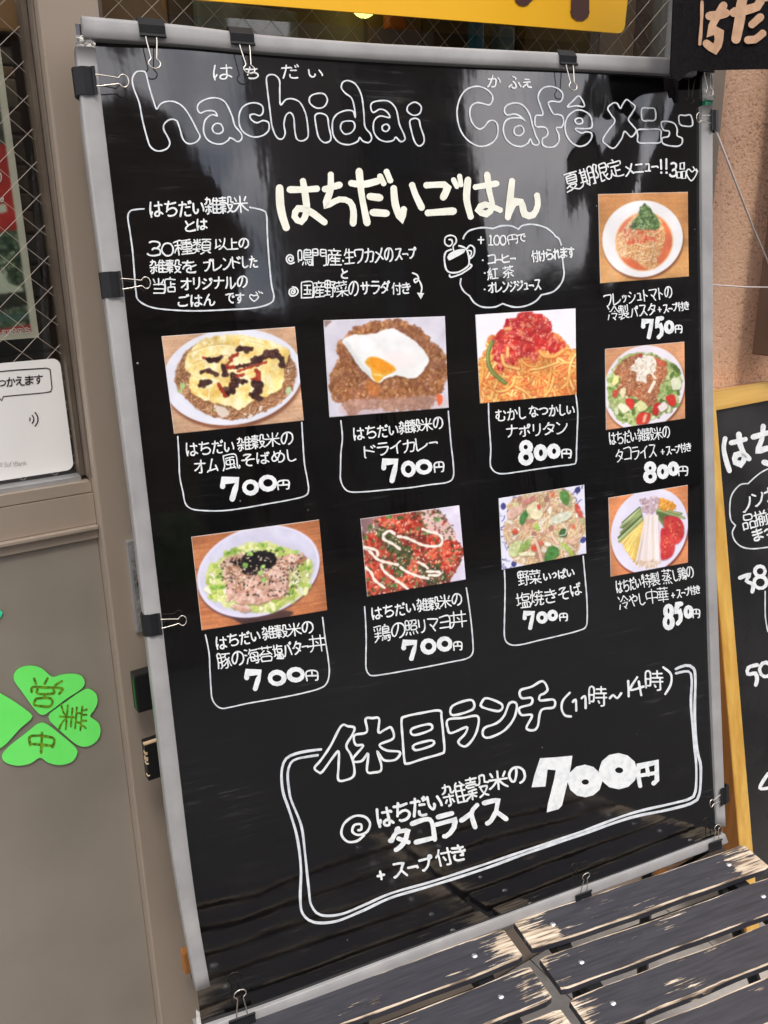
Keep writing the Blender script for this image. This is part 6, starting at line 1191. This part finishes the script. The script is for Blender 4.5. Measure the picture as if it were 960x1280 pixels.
for cx,cy in ((285,270),(320,262),(235,415),(250,490),(720,260),(690,520),(500,210),(205,490),(800,360),(620,240)): mm=cv.poly([(cx-26,cy+8),(cx-10,cy-12),(cx+24,cy-14),(cx+20,cy+10)],1,4,int(cx)); cv.tex(mm,(96,150,44),(170,206,96),4,int(cx))
m=cv.poly([(250,330),(330,280),(560,290),(740,280),(740,340),(680,390),(680,520),(620,560),(560,560),(460,590),(330,580),(280,540),(270,430)],2,7); cv.tex(m,(196,140,110),(232,190,166),8,4,1.2); cv.bits(m,140,3,8,[(222,176,150),(206,150,122),(236,200,180),(184,122,92)],.4,.8,(140,90,66))
for P in ([(330,540),(360,500),(440,490),(560,520),(590,550),(480,590),(350,590)],[(560,400),(620,370),(670,390),(670,480),(630,550),(570,500)],[(280,440),(330,460),(330,540),(290,550)],[(400,430),(460,420),(500,450),(430,480)],[(300,610),(360,600),(440,620),(400,645)],[(640,290),(700,270),(750,300),(690,330)]):
    cv.blend(cv.poly([(x+3,y+8) for x,y in P],2,3)*.5,(120,76,56)); mm=cv.poly(P,1,4); cv.tex(mm,(206,150,126),(240,200,182),7,9,1.3); cv.blend(mm*np.clip((cv.noise(5,12)-.58)*6,0,1)*.6,(250,226,214))
m=cv.poly([(280,330),(400,280),(470,250),(560,260),(600,300),(570,360),(480,400),(400,400),(360,350)],2,9); cv.noodles(m,150,1.7,[(30,28,30),(48,44,44),(20,18,20)],12,(20,16,16),hl=False); cv.noodles(cv.ell(500,310,95,60),150,1.8,[(22,20,22),(36,34,36)],12,(14,12,12),hl=False)
cv.bits(cv.poly([(250,320),(560,240),(760,290),(740,470),(640,560),(300,500)],2,9),230,1,2,[(40,34,30),(28,24,22)],.4); cv.bits(cv.poly([(270,310),(700,300),(720,420),(330,500)],2),120,1.2,2.2,[(240,214,180),(246,226,200)],.4)
for cx,cy in ((510,355),(495,395),(520,440),(430,270),(400,345)): mm=cv.poly([(cx-18,cy+10),(cx-14,cy-12),(cx+16,cy-14),(cx+14,cy+12)],1,4,int(cx)); cv.tex(mm,(110,170,60),(186,216,120),4,int(cx))
cv.build('food_photo',board,'laminated photo of a white bowl with pork and black seaweed',FP)
# 7 glazed chicken with mayonnaise
z=(440,620,6.4); cv=Cv(q_(z,[(65,182),(860,75),(910,668),(118,803)]),z,W=180,seed=7)
cv.tex(np.ones((cv.h,cv.w)),(222,212,232),(236,230,244),20,1); m=cv.poly([(20,300),(150,240),(180,150),(300,120),(560,110),(700,120),(800,250),(830,350),(890,420),(850,560),(790,680),(700,760),(20,900)],1,8)
cv.tex(m,(120,40,34),(200,84,60),7,2,1.2); cv.blend(cv.poly([(560,110),(700,110),(800,250),(830,350),(720,350),(600,250)],3,5),(232,190,180)); cv.blend(cv.poly([(60,185),(220,160),(200,260),(90,300)],3,4),(150,110,110))
for cx,cy,rx,ry,a in ((780,440,95,90,0),(730,560,90,80,0),(300,210,90,40,.2),(450,240,110,60,.2),(160,370,80,60,.4),(180,600,90,80,0),(500,450,60,70,0),(480,670,90,60,-.3),(660,350,60,45,0),(160,720,60,60,0),(320,560,60,60,0),(500,560,50,60,0),(250,440,70,50,.3),(640,450,60,60,0)):
    cv.blend(cv.ell(cx+3,cy+8,rx,ry,a,3,.3)*.5,(50,20,20)); mm=cv.ell(cx,cy,rx,ry,a,2,.4,cx); cv.tex(mm,(180,36,30),(236,104,66),6,cx+2,1.2); cv.blend(mm*np.clip((cv.noise(6,cx+9)-.58)*6,0,1)*.7,(250,150,110))
m2=cv.poly([(180,280),(280,260),(400,370),(480,420),(440,600),(340,640),(320,480),(240,380)],3,8); cv.tex(m2,(54,60,34),(104,110,64),5,8); cv.tex(cv.poly([(540,540),(700,560),(760,680),(620,700),(560,640)],3,8),(50,46,34),(100,96,60),5,18)
cv.bits(m*1.0,200,2,5.5,[(80,104,50),(110,130,70),(150,40,34),(222,90,60),(64,70,40)],.5,.8); cv.bits(m*1.0,330,.9,2.1,[(252,220,190),(255,236,214),(240,190,150)],.4,.95); cv.bits(cv.poly([(560,130),(700,110),(830,260),(820,330),(620,250)],2),45,1,2,[(60,40,36),(90,60,50)],.3)
for cx,cy in ((300,165),(680,190),(595,295),(105,330),(380,610),(340,710)): mm=cv.poly([(cx-26,cy),(cx-6,cy-20),(cx+24,cy-6),(cx+14,cy+20)],1,5,int(cx)); cv.tex(mm,(60,104,42),(130,170,90),4,int(cx))
for P in ([(250,310),(260,345),(330,380),(390,425)],[(255,305),(300,275),(345,300)],[(370,320),(450,335),(560,385),(640,400),(710,390),(725,340),(690,300),(630,285),(570,260)],[(90,410),(140,440),(200,500),(290,530),(370,545)],[(90,405),(190,430),(205,470)],[(105,570),(150,610),(180,670),(260,730)],[(230,545),(260,600),(340,660),(400,700),(450,740)],[(390,565),(440,600),(540,640),(615,655)],[(535,525),(590,555),(610,575)],[(600,600),(700,605),(700,630),(620,630)]):
    P=crom([cv.p(*p) for p in P],False,2); cv.dab([(a+.6,b+1.2) for a,b in P],21*cv.sc,(110,50,36),.6); [cv.dab([a_,b_],(13+11*abs(math.sin(k_*.5+P[0][0])))*cv.sc,(250,238,220)) for k_,(a_,b_) in enumerate(zip(P,P[1:]))]
cv.build('food_photo',board,'laminated photo of glazed chicken with mayonnaise lines',FP)
# 8 vegetable noodles
z=(615,595,7.385); cv=Cv(q_(z,[(68,208),(862,82),(880,718),(97,868)]),z,W=170,seed=8)
cv.a[:]=cv.col((232,230,244)); cv.noodles(np.ones((cv.h,cv.w)),150,1.8,[(90,96,160),(150,160,206),(60,64,130)],12,(190,192,222),hl=False)
for cx,cy in ((110,280),(800,130),(210,810),(850,590)): cv.blend(cv.ell(cx,cy,26,30,0,1,.3,int(cx)),(64,66,130))
m=cv.poly([(150,260),(240,190),(400,150),(620,120),(740,150),(800,260),(860,400),(880,500),(820,600),(780,730),(600,770),(420,810),(260,800),(170,700),(110,500),(160,360)],2,8)
cv.tex(m,(214,176,130),(240,216,178),6,2); cv.noodles(m,420,1.8,[(240,212,164),(226,190,140),(246,226,190),(214,170,120)],26,(170,120,80)); cv.bits(m,160,3,8,[(238,228,200),(226,176,150),(206,214,150),(244,238,220),(200,140,120)],.5,.85,(150,120,90))
for P,c in (([(340,290),(430,240),(490,330),(440,400),(370,380)],(238,226,180)),([(560,400),(640,340),(750,330),(720,400),(600,440)],(222,224,196)),([(170,640),(280,600),(240,740),(170,730)],(206,214,150)),([(150,330),(230,280),(300,300),(230,380),(160,390)],(226,180,160)),([(300,230),(400,180),(410,220),(320,260)],(222,140,130)),([(500,790),(520,680),(570,640),(630,680),(620,740)],(70,130,56)),([(265,430),(280,360),(325,310),(340,370),(300,450)],(70,126,62)),([(640,160),(700,130),(735,200),(700,270),(660,240)],(96,150,70)),([(400,470),(430,430),(450,500),(430,510)],(160,204,80)),([(650,620),(700,630),(770,720),(740,740)],(180,204,90)),([(230,740),(300,600),(370,600),(330,680),(280,700)],(150,180,90)),([(250,710),(400,705),(400,735),(260,735)],(236,232,190)),([(630,560),(650,490),(700,500),(700,560)],(60,96,50)),([(190,520),(230,480),(250,520),(220,540)],(228,92,60)),([(425,275),(460,260),(465,305),(440,310)],(232,80,60)),([(770,300),(800,250),(850,380),(830,390)],(222,88,70)),([(370,660),(400,630),(430,690),(380,690)],(230,84,56)),([(555,150),(585,160),(580,200),(560,190)],(236,110,60)),([(750,470),(775,455),(770,500)],(230,90,56)),([(440,610),(470,590),(490,620),(450,650)],(226,110,84)),([(710,600),(780,560),(800,620),(740,640)],(222,180,150))):
    cv.blend(cv.poly([(x+4,y+9) for x,y in P],2,3)*.45,(110,80,50)); mm=cv.poly(P,1,3); cv.tex(mm,tuple(max(0,v-14) for v in c),tuple(min(255,v+14) for v in c),6,int(P[0][0])); cx=sum(p[0] for p in P)/len(P);cy=sum(p[1] for p in P)/len(P); cv.dab([cv.p(cx-14,cy-10),cv.p(cx+8,cy-22)],1.7,tuple(min(255,v+40) for v in c),.7)
for P,c in (([(400,540),(410,590),(440,660),(470,780)],(236,200,170)),([(560,480),(570,550),(620,620)],(238,204,176)),([(520,210),(530,260),(490,320)],(230,196,170))): 
    P=crom([cv.p(*p) for p in P],False,2); cv.dab([(a+1,b+1) for a,b in P],34*cv.sc,(150,100,80),.5); cv.dab(P,26*cv.sc,c); cv.dab(P[:2],52*cv.sc,(176,120,100))
for P in ([(450,430),(500,410),(560,340)],[(480,500),(470,450),(530,380)],[(640,550),(690,540),(700,480)],[(300,620),(350,560),(420,560)],[(600,450),(640,430),(690,470)]): cv.dab(crom([cv.p(*p) for p in P],False,2),9*cv.sc,(244,240,214),.9)
cv.build('food_photo',board,'laminated photo of salt fried noodles with vegetables on a blue patterned plate',FP)
# 9 cold chicken noodles
z=(755,600,8.348); cv=Cv(q_(z,[(58,188),(878,52),(885,865),(85,1015)]),z,W=160,seed=9)
cv.wood((230,146,92),(216,128,76)); cv.plate(485,535,405,440,0,(236,230,248),(228,220,240),(110,40,36))
def fan(P0,P1,Q0,Q1,n,w_,cols,dk):
    for i in range(n):
        t=i/(n-1)+cv.r.uniform(-.03,.03); a=(P0[0]*(1-t)+P1[0]*t,P0[1]*(1-t)+P1[1]*t); b=(Q0[0]*(1-t)+Q1[0]*t+cv.r.uniform(-12,12),Q0[1]*(1-t)+Q1[1]*t+cv.r.uniform(-20,20)); c=cols[cv.r.randint(len(cols))]
        A_,B2=cv.p(*a),cv.p(*b); cv.dab([(A_[0]+.7,A_[1]+.6),(B2[0]+.7,B2[1]+.6)],w_*cv.sc+1,dk,.55); cv.dab([A_,B2],w_*cv.sc,c); cv.dab([(A_[0]-.4,A_[1]-.3),(B2[0]-.4,B2[1]-.3)],w_*cv.sc*.3,tuple(min(255,v+35) for v in c),.6)
fan((390,440),(440,440),(180,640),(350,880),26,16,[(246,206,96),(240,190,80),(252,222,130)],(170,110,40))
fan((380,290),(410,420),(215,435),(160,640),9,20,[(120,140,70),(150,170,100),(70,90,44),(196,206,150)],(50,60,30))
fan((560,310),(570,380),(800,350),(640,480),8,20,[(120,140,70),(150,170,100),(90,110,56)],(50,60,30)); fan((600,300),(590,320),(800,340),(830,400),4,18,[(110,130,60),(160,176,110)],(50,60,30))
cv.bits(cv.poly([(550,250),(600,200),(700,230),(760,300),(650,310)],1,4),110,1.6,4,[(246,176,60),(252,200,90),(236,150,40)],.4,.95,(180,100,30))
fan((450,380),(560,380),(370,840),(590,860),16,26,[(244,228,224),(236,214,212),(250,240,236),(230,214,196)],(190,160,150)); cv.bits(cv.poly([(370,840),(590,850),(560,910),(400,910)],1,6),50,1.6,4,[(236,214,190),(220,190,160)],.4)
cv.bits(cv.poly([(390,210),(560,190),(560,310),(480,350),(400,290)],1,5),140,1.8,4.5,[(222,196,206),(206,176,186),(236,216,222),(176,150,150)],.4,.9,(150,120,130))
for cx,cy,rx,ry in ((740,530,105,140),(680,680,80,150)):
    pass
for P in ([(640,400),(720,380),(800,410),(840,500),(830,600),(770,670),(700,640),(650,560)],[(605,520),(660,530),(720,600),(750,690),(720,790),(640,835),(605,800)]):
    cv.blend(cv.poly([(x+3,y+9) for x,y in P],3)*.5,(120,30,40)); mm=cv.poly(P,1); cv.tex(mm,(206,36,44),(236,70,66),12,4); cv.blend(cv.poly([(sum(p[0] for p in P)/len(P)*.25+x*.75,sum(p[1] for p in P)/len(P)*.25+y*.75) for x,y in P],2)*.6,(216,60,50)); cv.bits(mm*cv.poly([(sum(p[0] for p in P)/len(P)*.35+x*.65,sum(p[1] for p in P)/len(P)*.35+y*.65) for x,y in P],2),40,1.2,2.2,[(246,150,100),(240,110,84),(190,30,40)],.3)
cv.build('food_photo',board,'laminated photo of chilled noodles with cucumber, egg strips, chicken and tomato',FP)

# ================= SLATTED STOOLS
def stool(label,ox,oy,ang,z,w_,n,mir):
    """origin at the rear corner next to the gap; slats run along local x"""
    R_=Matrix.Rotation(ang,3,'Z'); t=thing('slatted_stool',label,'stool',(ox,oy,0),R_,group='folding slatted stools before the menu board')
    T=MW[t.name]; x0,x1=(0,w_) if not mir else (-w_,0)
    sw,pt_=.0490,.0618; rail_x=(x0+.0435,x0+.0435+.277*(w_/.367)) if not mir else (x1-.052,x1-.052-.277)
    def slat_pts(L0,L1,seed):
        nx,ny=44,8; r=random.Random(seed); V=[];F=[];wear=[]; ph=r.random()*6
        def edge(x): # slightly uneven long edges
            return .0006*math.sin(x*23+ph)+.0004*math.sin(x*61+ph*2)
        prof=[(-1,-.0090,-1),(-1,-.0022,-1),(-.995,-.0010,0),(-.96,0,.1),(-.88,0,1),(-.2,0,1),(.2,0,1),(.88,0,1),(.96,0,.1),(.995,-.0010,0),(1,-.0022,-1),(1,-.0090,-1)]
        for i in range(nx+1):
            u=i/nx; x=L0+(L1-L0)*u; de=min(u,1-u)*(L1-L0); c=1-max(0,(.006-de)/.006)**2*.09
            for y,zz,e in prof:
                bend=-.0016*math.cos((u-.5)*math.pi*1.0)*1.0+.0016*r.uniform(-.1,.1)*0
                V.append((x,-sw/2+y*sw/2*c+edge(x)*(1 if y>0 else -1),zz+bend)); wear.append(0 if e<0 else max(0,1-de/.05)*(.5+.5*r.random())+(1-e)*1.15)
        k=len(prof)
        for i in range(nx):
            for j in range(k): F.append((i*k+j,i*k+(j+1)%k,(i+1)*k+(j+1)%k,(i+1)*k+j))
        F.append(tuple(range(k))); F.append(tuple(nx*k+j for j in range(k-1,-1,-1)))
        ex={0:.42,1:-.05,2:.28,3:.34,4:.2,5:.3}[seed%50] if not mir else {0:.22,1:.12,2:.38,3:.2,4:.2,5:.3}[seed%50]
        return V,F,[a_+ex*(1 if a_ else 0) for a_ in wear]
    for i in range(n):
        V,F,wear=slat_pts(x0,x1,i+(50 if mir else 0)); zt=z-.0035*math.sin(i/(n-1)*math.pi)*1.0; yo=-i*pt_
        me=bpy.data.meshes.new('slat'); me.from_pydata(V,[],F); me.materials.append(M['slat']); me.update(); a=me.attributes.new('wear','FLOAT','POINT'); a.data.foreach_set('value',wear)
        for p in me.polygons: p.use_smooth=False
        o=bpy.data.objects.new('slat',me); COL.objects.link(o); o.parent=t; o.location=(0,yo,zt); o.rotation_euler=(0,0,random.uniform(-.006,.006)); MW[o.name]=T@Matrix.Translation((0,yo,zt))
        for rx in rail_x:
            m=MB(); nn=14; V2=[(rx,-sw/2+.001,.0026-.0016)];F2=[]
            for r_,hh in ((.0022,.0022),(.0036,.0011),(.0044,-.0002),(.0044,-.0030)):
                for k in range(nn): V2.append((rx+r_*math.cos(k*2*math.pi/nn),-sw/2+.001+r_*math.sin(k*2*math.pi/nn),hh-.0016))
            for k in range(nn): F2.append((0,1+k,1+(k+1)%nn))
            for q in range(3):
                for k in range(nn): F2.append((1+q*nn+k,1+(q+1)*nn+k,1+(q+1)*nn+(k+1)%nn,1+q*nn+(k+1)%nn))
            V2=[T@Matrix.Translation((0,yo,zt))@Vector(v) for v in V2]
            ob=mesh('rivet',V2,F2,M['steel'],t,smooth=True); 
            # hang the rivet on its slat
            ob.parent=o; ob.matrix_parent_inverse=Matrix.Identity(4)
            for v in ob.data.vertices: v.co=v.co-Vector((0,yo,zt))
    D_=n*pt_
    def part(name,mb): mb.xf(T); mb.build(name,M['dark'],t)
    for rx in rail_x: part('seat_bar',MB().box((rx-.010,-D_+.012,z-.030),(rx+.010,-.010,z-.0120),bev=.0015))
    for k,rx in enumerate(rail_x):
        s_=.013 if k==0 else -.013
        part('leg',MB().tube([(rx+s_,-.03,z-.026),(rx+s_,-D_*.5,z*.5),(rx+s_,-D_+.01,.012)],.0085,8)); part('leg',MB().tube([(rx+s_*2,-D_+.04,z-.026),(rx+s_*2,-D_*.5+.01,z*.5),(rx+s_*2,-.0,.012)],.0085,8))
    part('foot_bar',MB().tube([(rail_x[0],-D_+.01,.012),(rail_x[1],-D_+.01,.012)],.0085,8)); part('foot_bar',MB().tube([(rail_x[0],-.0,.012),(rail_x[1],0,.012)],.0085,8)); part('cross_bar',MB().tube([(rail_x[0],-.035,z-.045),(rail_x[1],-.035,z-.045)],.006,8))
    return t
ZS=.452
a=onZ(641,1151,ZS); b=onZ(628,1160,ZS)
stool('right slatted stool with chipped black paint before the board corner',a.x,a.y,math.radians(-11.2),ZS,.367,6,False)
stool('left slatted stool with black paint, its end just left of the other stool',b.x,b.y,math.radians(-10.2),ZS,.367,6,True)

# ================= SECOND MENU BOARD, yellow wooden frame
lean=math.radians(12.5); WU=Vector((0,math.sin(lean),math.cos(lean))); WN=Vector((0,-math.cos(lean),math.sin(lean)))
TL=onY(890,490,.9); mapW=mapP(TL,WN)
def wq(px_,py_):
    P=mapW(px_,py_)-TL; return P.x,P.dot(WU)
xi,zi=wq(896.5,513); xo,_z=wq(895,690); xi2,_z2=wq(925,870)
x_out=wq(909.5,875)[0]; x_in=wq(926,875)[0]; zb=-TL.z/math.cos(lean); Wd=.62
t=thing('wooden_menu_board','yellow wood framed black menu board leaning against the orange wall','menu board',(TL.x+Wd/2,TL.y-TL.z*math.tan(lean),0))
def wb(name,x0,x1,k0,k1,d0,d1,m,bev=.0015,label=None):
    mb=MB().box((x0,k0,d0),(x1,k1,d1),bev); mt=Matrix(((1,WU.x,WN.x,TL.x),(0,WU.y,WN.y,TL.y),(0,WU.z,WN.z,TL.z),(0,0,0,1))); mb.xf(mt); return mb.build(name,m,t,label=label)
fw=x_in-x_out
wb('frame_upright',x_out,x_in,zb,-.0005,-.032,0,M['pine_z']); wb('frame_upright',x_out+Wd-fw,x_out+Wd,zb,-.0005,-.032,0,M['pine_z'])
wb('frame_side',x_out-.0012,x_out-.0002,zb+.003,-.004,-.0315,-.0012,M['pine_side'],0)  # thin brown sheet puts the shade on the upright's side into colour
wb('frame_top',x_out-.0008,x_out+Wd,-.0005,.001,-.032,0,M['pine_x'],0); wb('frame_top',x_in+.0002,x_out+Wd-fw-.0002,zi,-.0008,-.0315,-.0006,M['pine_x'],.001); wb('frame_bottom',x_in+.0002,x_out+Wd-fw-.0002,zb+.12,zb+.155,-.0315,-.0006,M['pine_x'])
wb('black_panel',x_in-.004,x_out+Wd-fw+.004,zb+.15,zi+.004,-.014,-.006,M['black_wood'])
rl=MB().box((TL.x+x_out-.001,TL.y-.012,0),(TL.x+x_out+.022,TL.y+.016,TL.z-.06),bev=.0015); rl.build('rear_leg',M['pine_side'],t)
rl=MB().box((TL.x+x_out+Wd-.022,TL.y-.012,0),(TL.x+x_out+Wd,TL.y+.016,TL.z-.06),bev=.0015); rl.build('rear_leg',M['pine_side'],t)
WF=mapP(TL-WN*.006,WN,.0003)
Z=lambda P: Zm(840,470,5.567,P); Y=lambda P: Zm(840,690,3.459,P)
ik=Ink(WF)
for P,w_ in (([(370,435),(360,500),(375,580),(400,660)],6.0),([(412,465),(470,452),(510,440)],6.2),([(465,405),(475,480),(505,560),(480,615),(440,600),(445,550),(500,545),(535,575)],6.8),([(565,425),(668,395),(740,380)],6.6),([(635,350),(625,440),(600,520),(680,500),(760,530),(740,620),(640,600)],6.6)): ik.stroke(Z(P),w_)
ik.line('だい',985,545,1060,520,36,6.5,wob=.5)
ik.build('heading_lettering',M['white'],t)
ik=Ink(WF); ik.line('ノンカフェ',926,634,1000,600,17,2.3,wob=.7); ik.line('品揃え',928,654,974,642,18,2.0,wob=.7); ik.line('まっ',940,671,964,663,15,2.2,wob=.7); ik.build('lettering',M['white'],t)
ik=Ink(WF); ik.stroke(Z([(720,635),(660,650),(600,685),(530,748)]),1.7); ik.stroke(Z([(530,748),(470,760),(415,830),(402,920),(410,1000),(442,1040)]),1.7); ik.stroke(Z([(442,1040),(420,1090),(440,1150),(490,1190),(560,1202),(640,1195),(740,1180)]),1.7); ik.stroke(Y([(403,170),(404,280),(415,345)]),1.6); ik.build('drawn_outline',M['faint'],t)
ik=Ink(WF)
ik.stroke(Y([(293,112),(335,98),(322,125),(350,140),(347,172)]),4.6); 
ik.stroke([(950+6.5*math.cos(a),714+6.3*math.sin(a)) for a in [k*.6 for k in range(10)]],4.2,closed=True); ik.stroke([(950.5+8*math.cos(a),728+7.5*math.sin(a)) for a in [k*.6 for k in range(10)]],4.4,closed=True); ik.stroke([(970+8*math.cos(a),722+12*math.sin(a)) for a in [k*.6 for k in range(10)]],4.4,closed=True)
ik.stroke(Y([(368,488),(330,500),(328,528),(360,525),(368,550),(362,575)]),4.6); ik.stroke([(957+7.5*math.cos(a),837+9*math.sin(a)) for a in [k*.6 for k in range(10)]],4.4,closed=True)
ik.stroke([(960,967),(950,985),(966,984)],4.2); ik.build('price_lettering',M['white'],t)

# ================= things half hidden between the board and the wall
a=onY(157,676,.928); b=onY(171,790,.928)
t=thing('door_lock_plate','narrow metal plate on the beige post half hidden by the left rail','plate',b)
MB().box((a.x,.9245,b.z),(a.x+.022,.9298,a.z),bev=.0015).build('plate_body',M['silver'],t); MB().box((a.x+.003,.9235,b.z+.006),(a.x+.019,.9243,a.z-.006)).build('plate_inset',noisy('worn_plate',(.10,.095,.09),(.3,.29,.27),150,.5),t)
c=Vector((a.x+.009,.9233,a.z-.052)); MB().tube([c+Vector((0,.0015,0)),c-Vector((0,.0015,0))],.0035,12).build('key_hole',M['dark'],t)
a=onY(165,846,.90); b=onY(176,889,.90)
t=thing('black_case','small black case with a green edge tucked behind the left rail','case',(a.x+.03,.91,b.z))
MB().box((a.x+.0012,.896,b.z),(a.x+.052,.912,a.z+.002),bev=.002).build('case_body',M['dark'],t); MB().box((a.x,.8965,b.z+.006),(a.x+.001,.8995,a.z-.004)).build('green_edge',mat('green_edge',(.01,.12,.02),.4),t)
# folded chair leaning behind the board
t=thing('folded_chair','folded black wooden chair mostly hidden behind the left rail','chair',(.32,.88,0))
a=onY(180,930,.87); b=onY(187,975,.87)
def oslat(x0,x1,y0,z0,z1):
    MB().box((x0,y0,z0),(x1,y0+.012,z1),bev=.001).build('slat',M['dark'],t)
oslat(a.x,a.x+.34,.868,b.z,a.z+.0012)
for k in range(1,6): oslat(a.x+.028,a.x+.32,.868,b.z-.062*k,a.z-.062*k)
M['bare']=noisy('bare_wood',(.55,.38,.22),(.74,.58,.38),40,.75)
m=MB().box((a.x-.0006,.8672,a.z-.0006),(a.x+.05,.8720,a.z+.0014),bev=.0004)
for z_,h_ in ((.010,.0035),(.0165,.005),(.024,.002),(.040,.0015)): m.box((a.x-.0005,.8674,a.z-z_-h_),(a.x+.0022,.874,a.z-z_),bev=.0004)
m.build('worn_edge',M['bare'],t)
for x in (a.x+.06,a.x+.28): MB().tube([(x,.884,a.z+.02),(x,.888,.25),(x,.86,.01)],.0085,8).build('leg',M['dark'],t)
a=onY(226,1188,.88); b=onY(233,1212,.88)
o=MB().box((a.x,.872,b.z),(a.x+.03,.884,a.z),bev=.002).build('wood_block',M['pine_side']); o.location.z+=0; tag(o,'small brown wood block beside the lower end of the left rail','block')
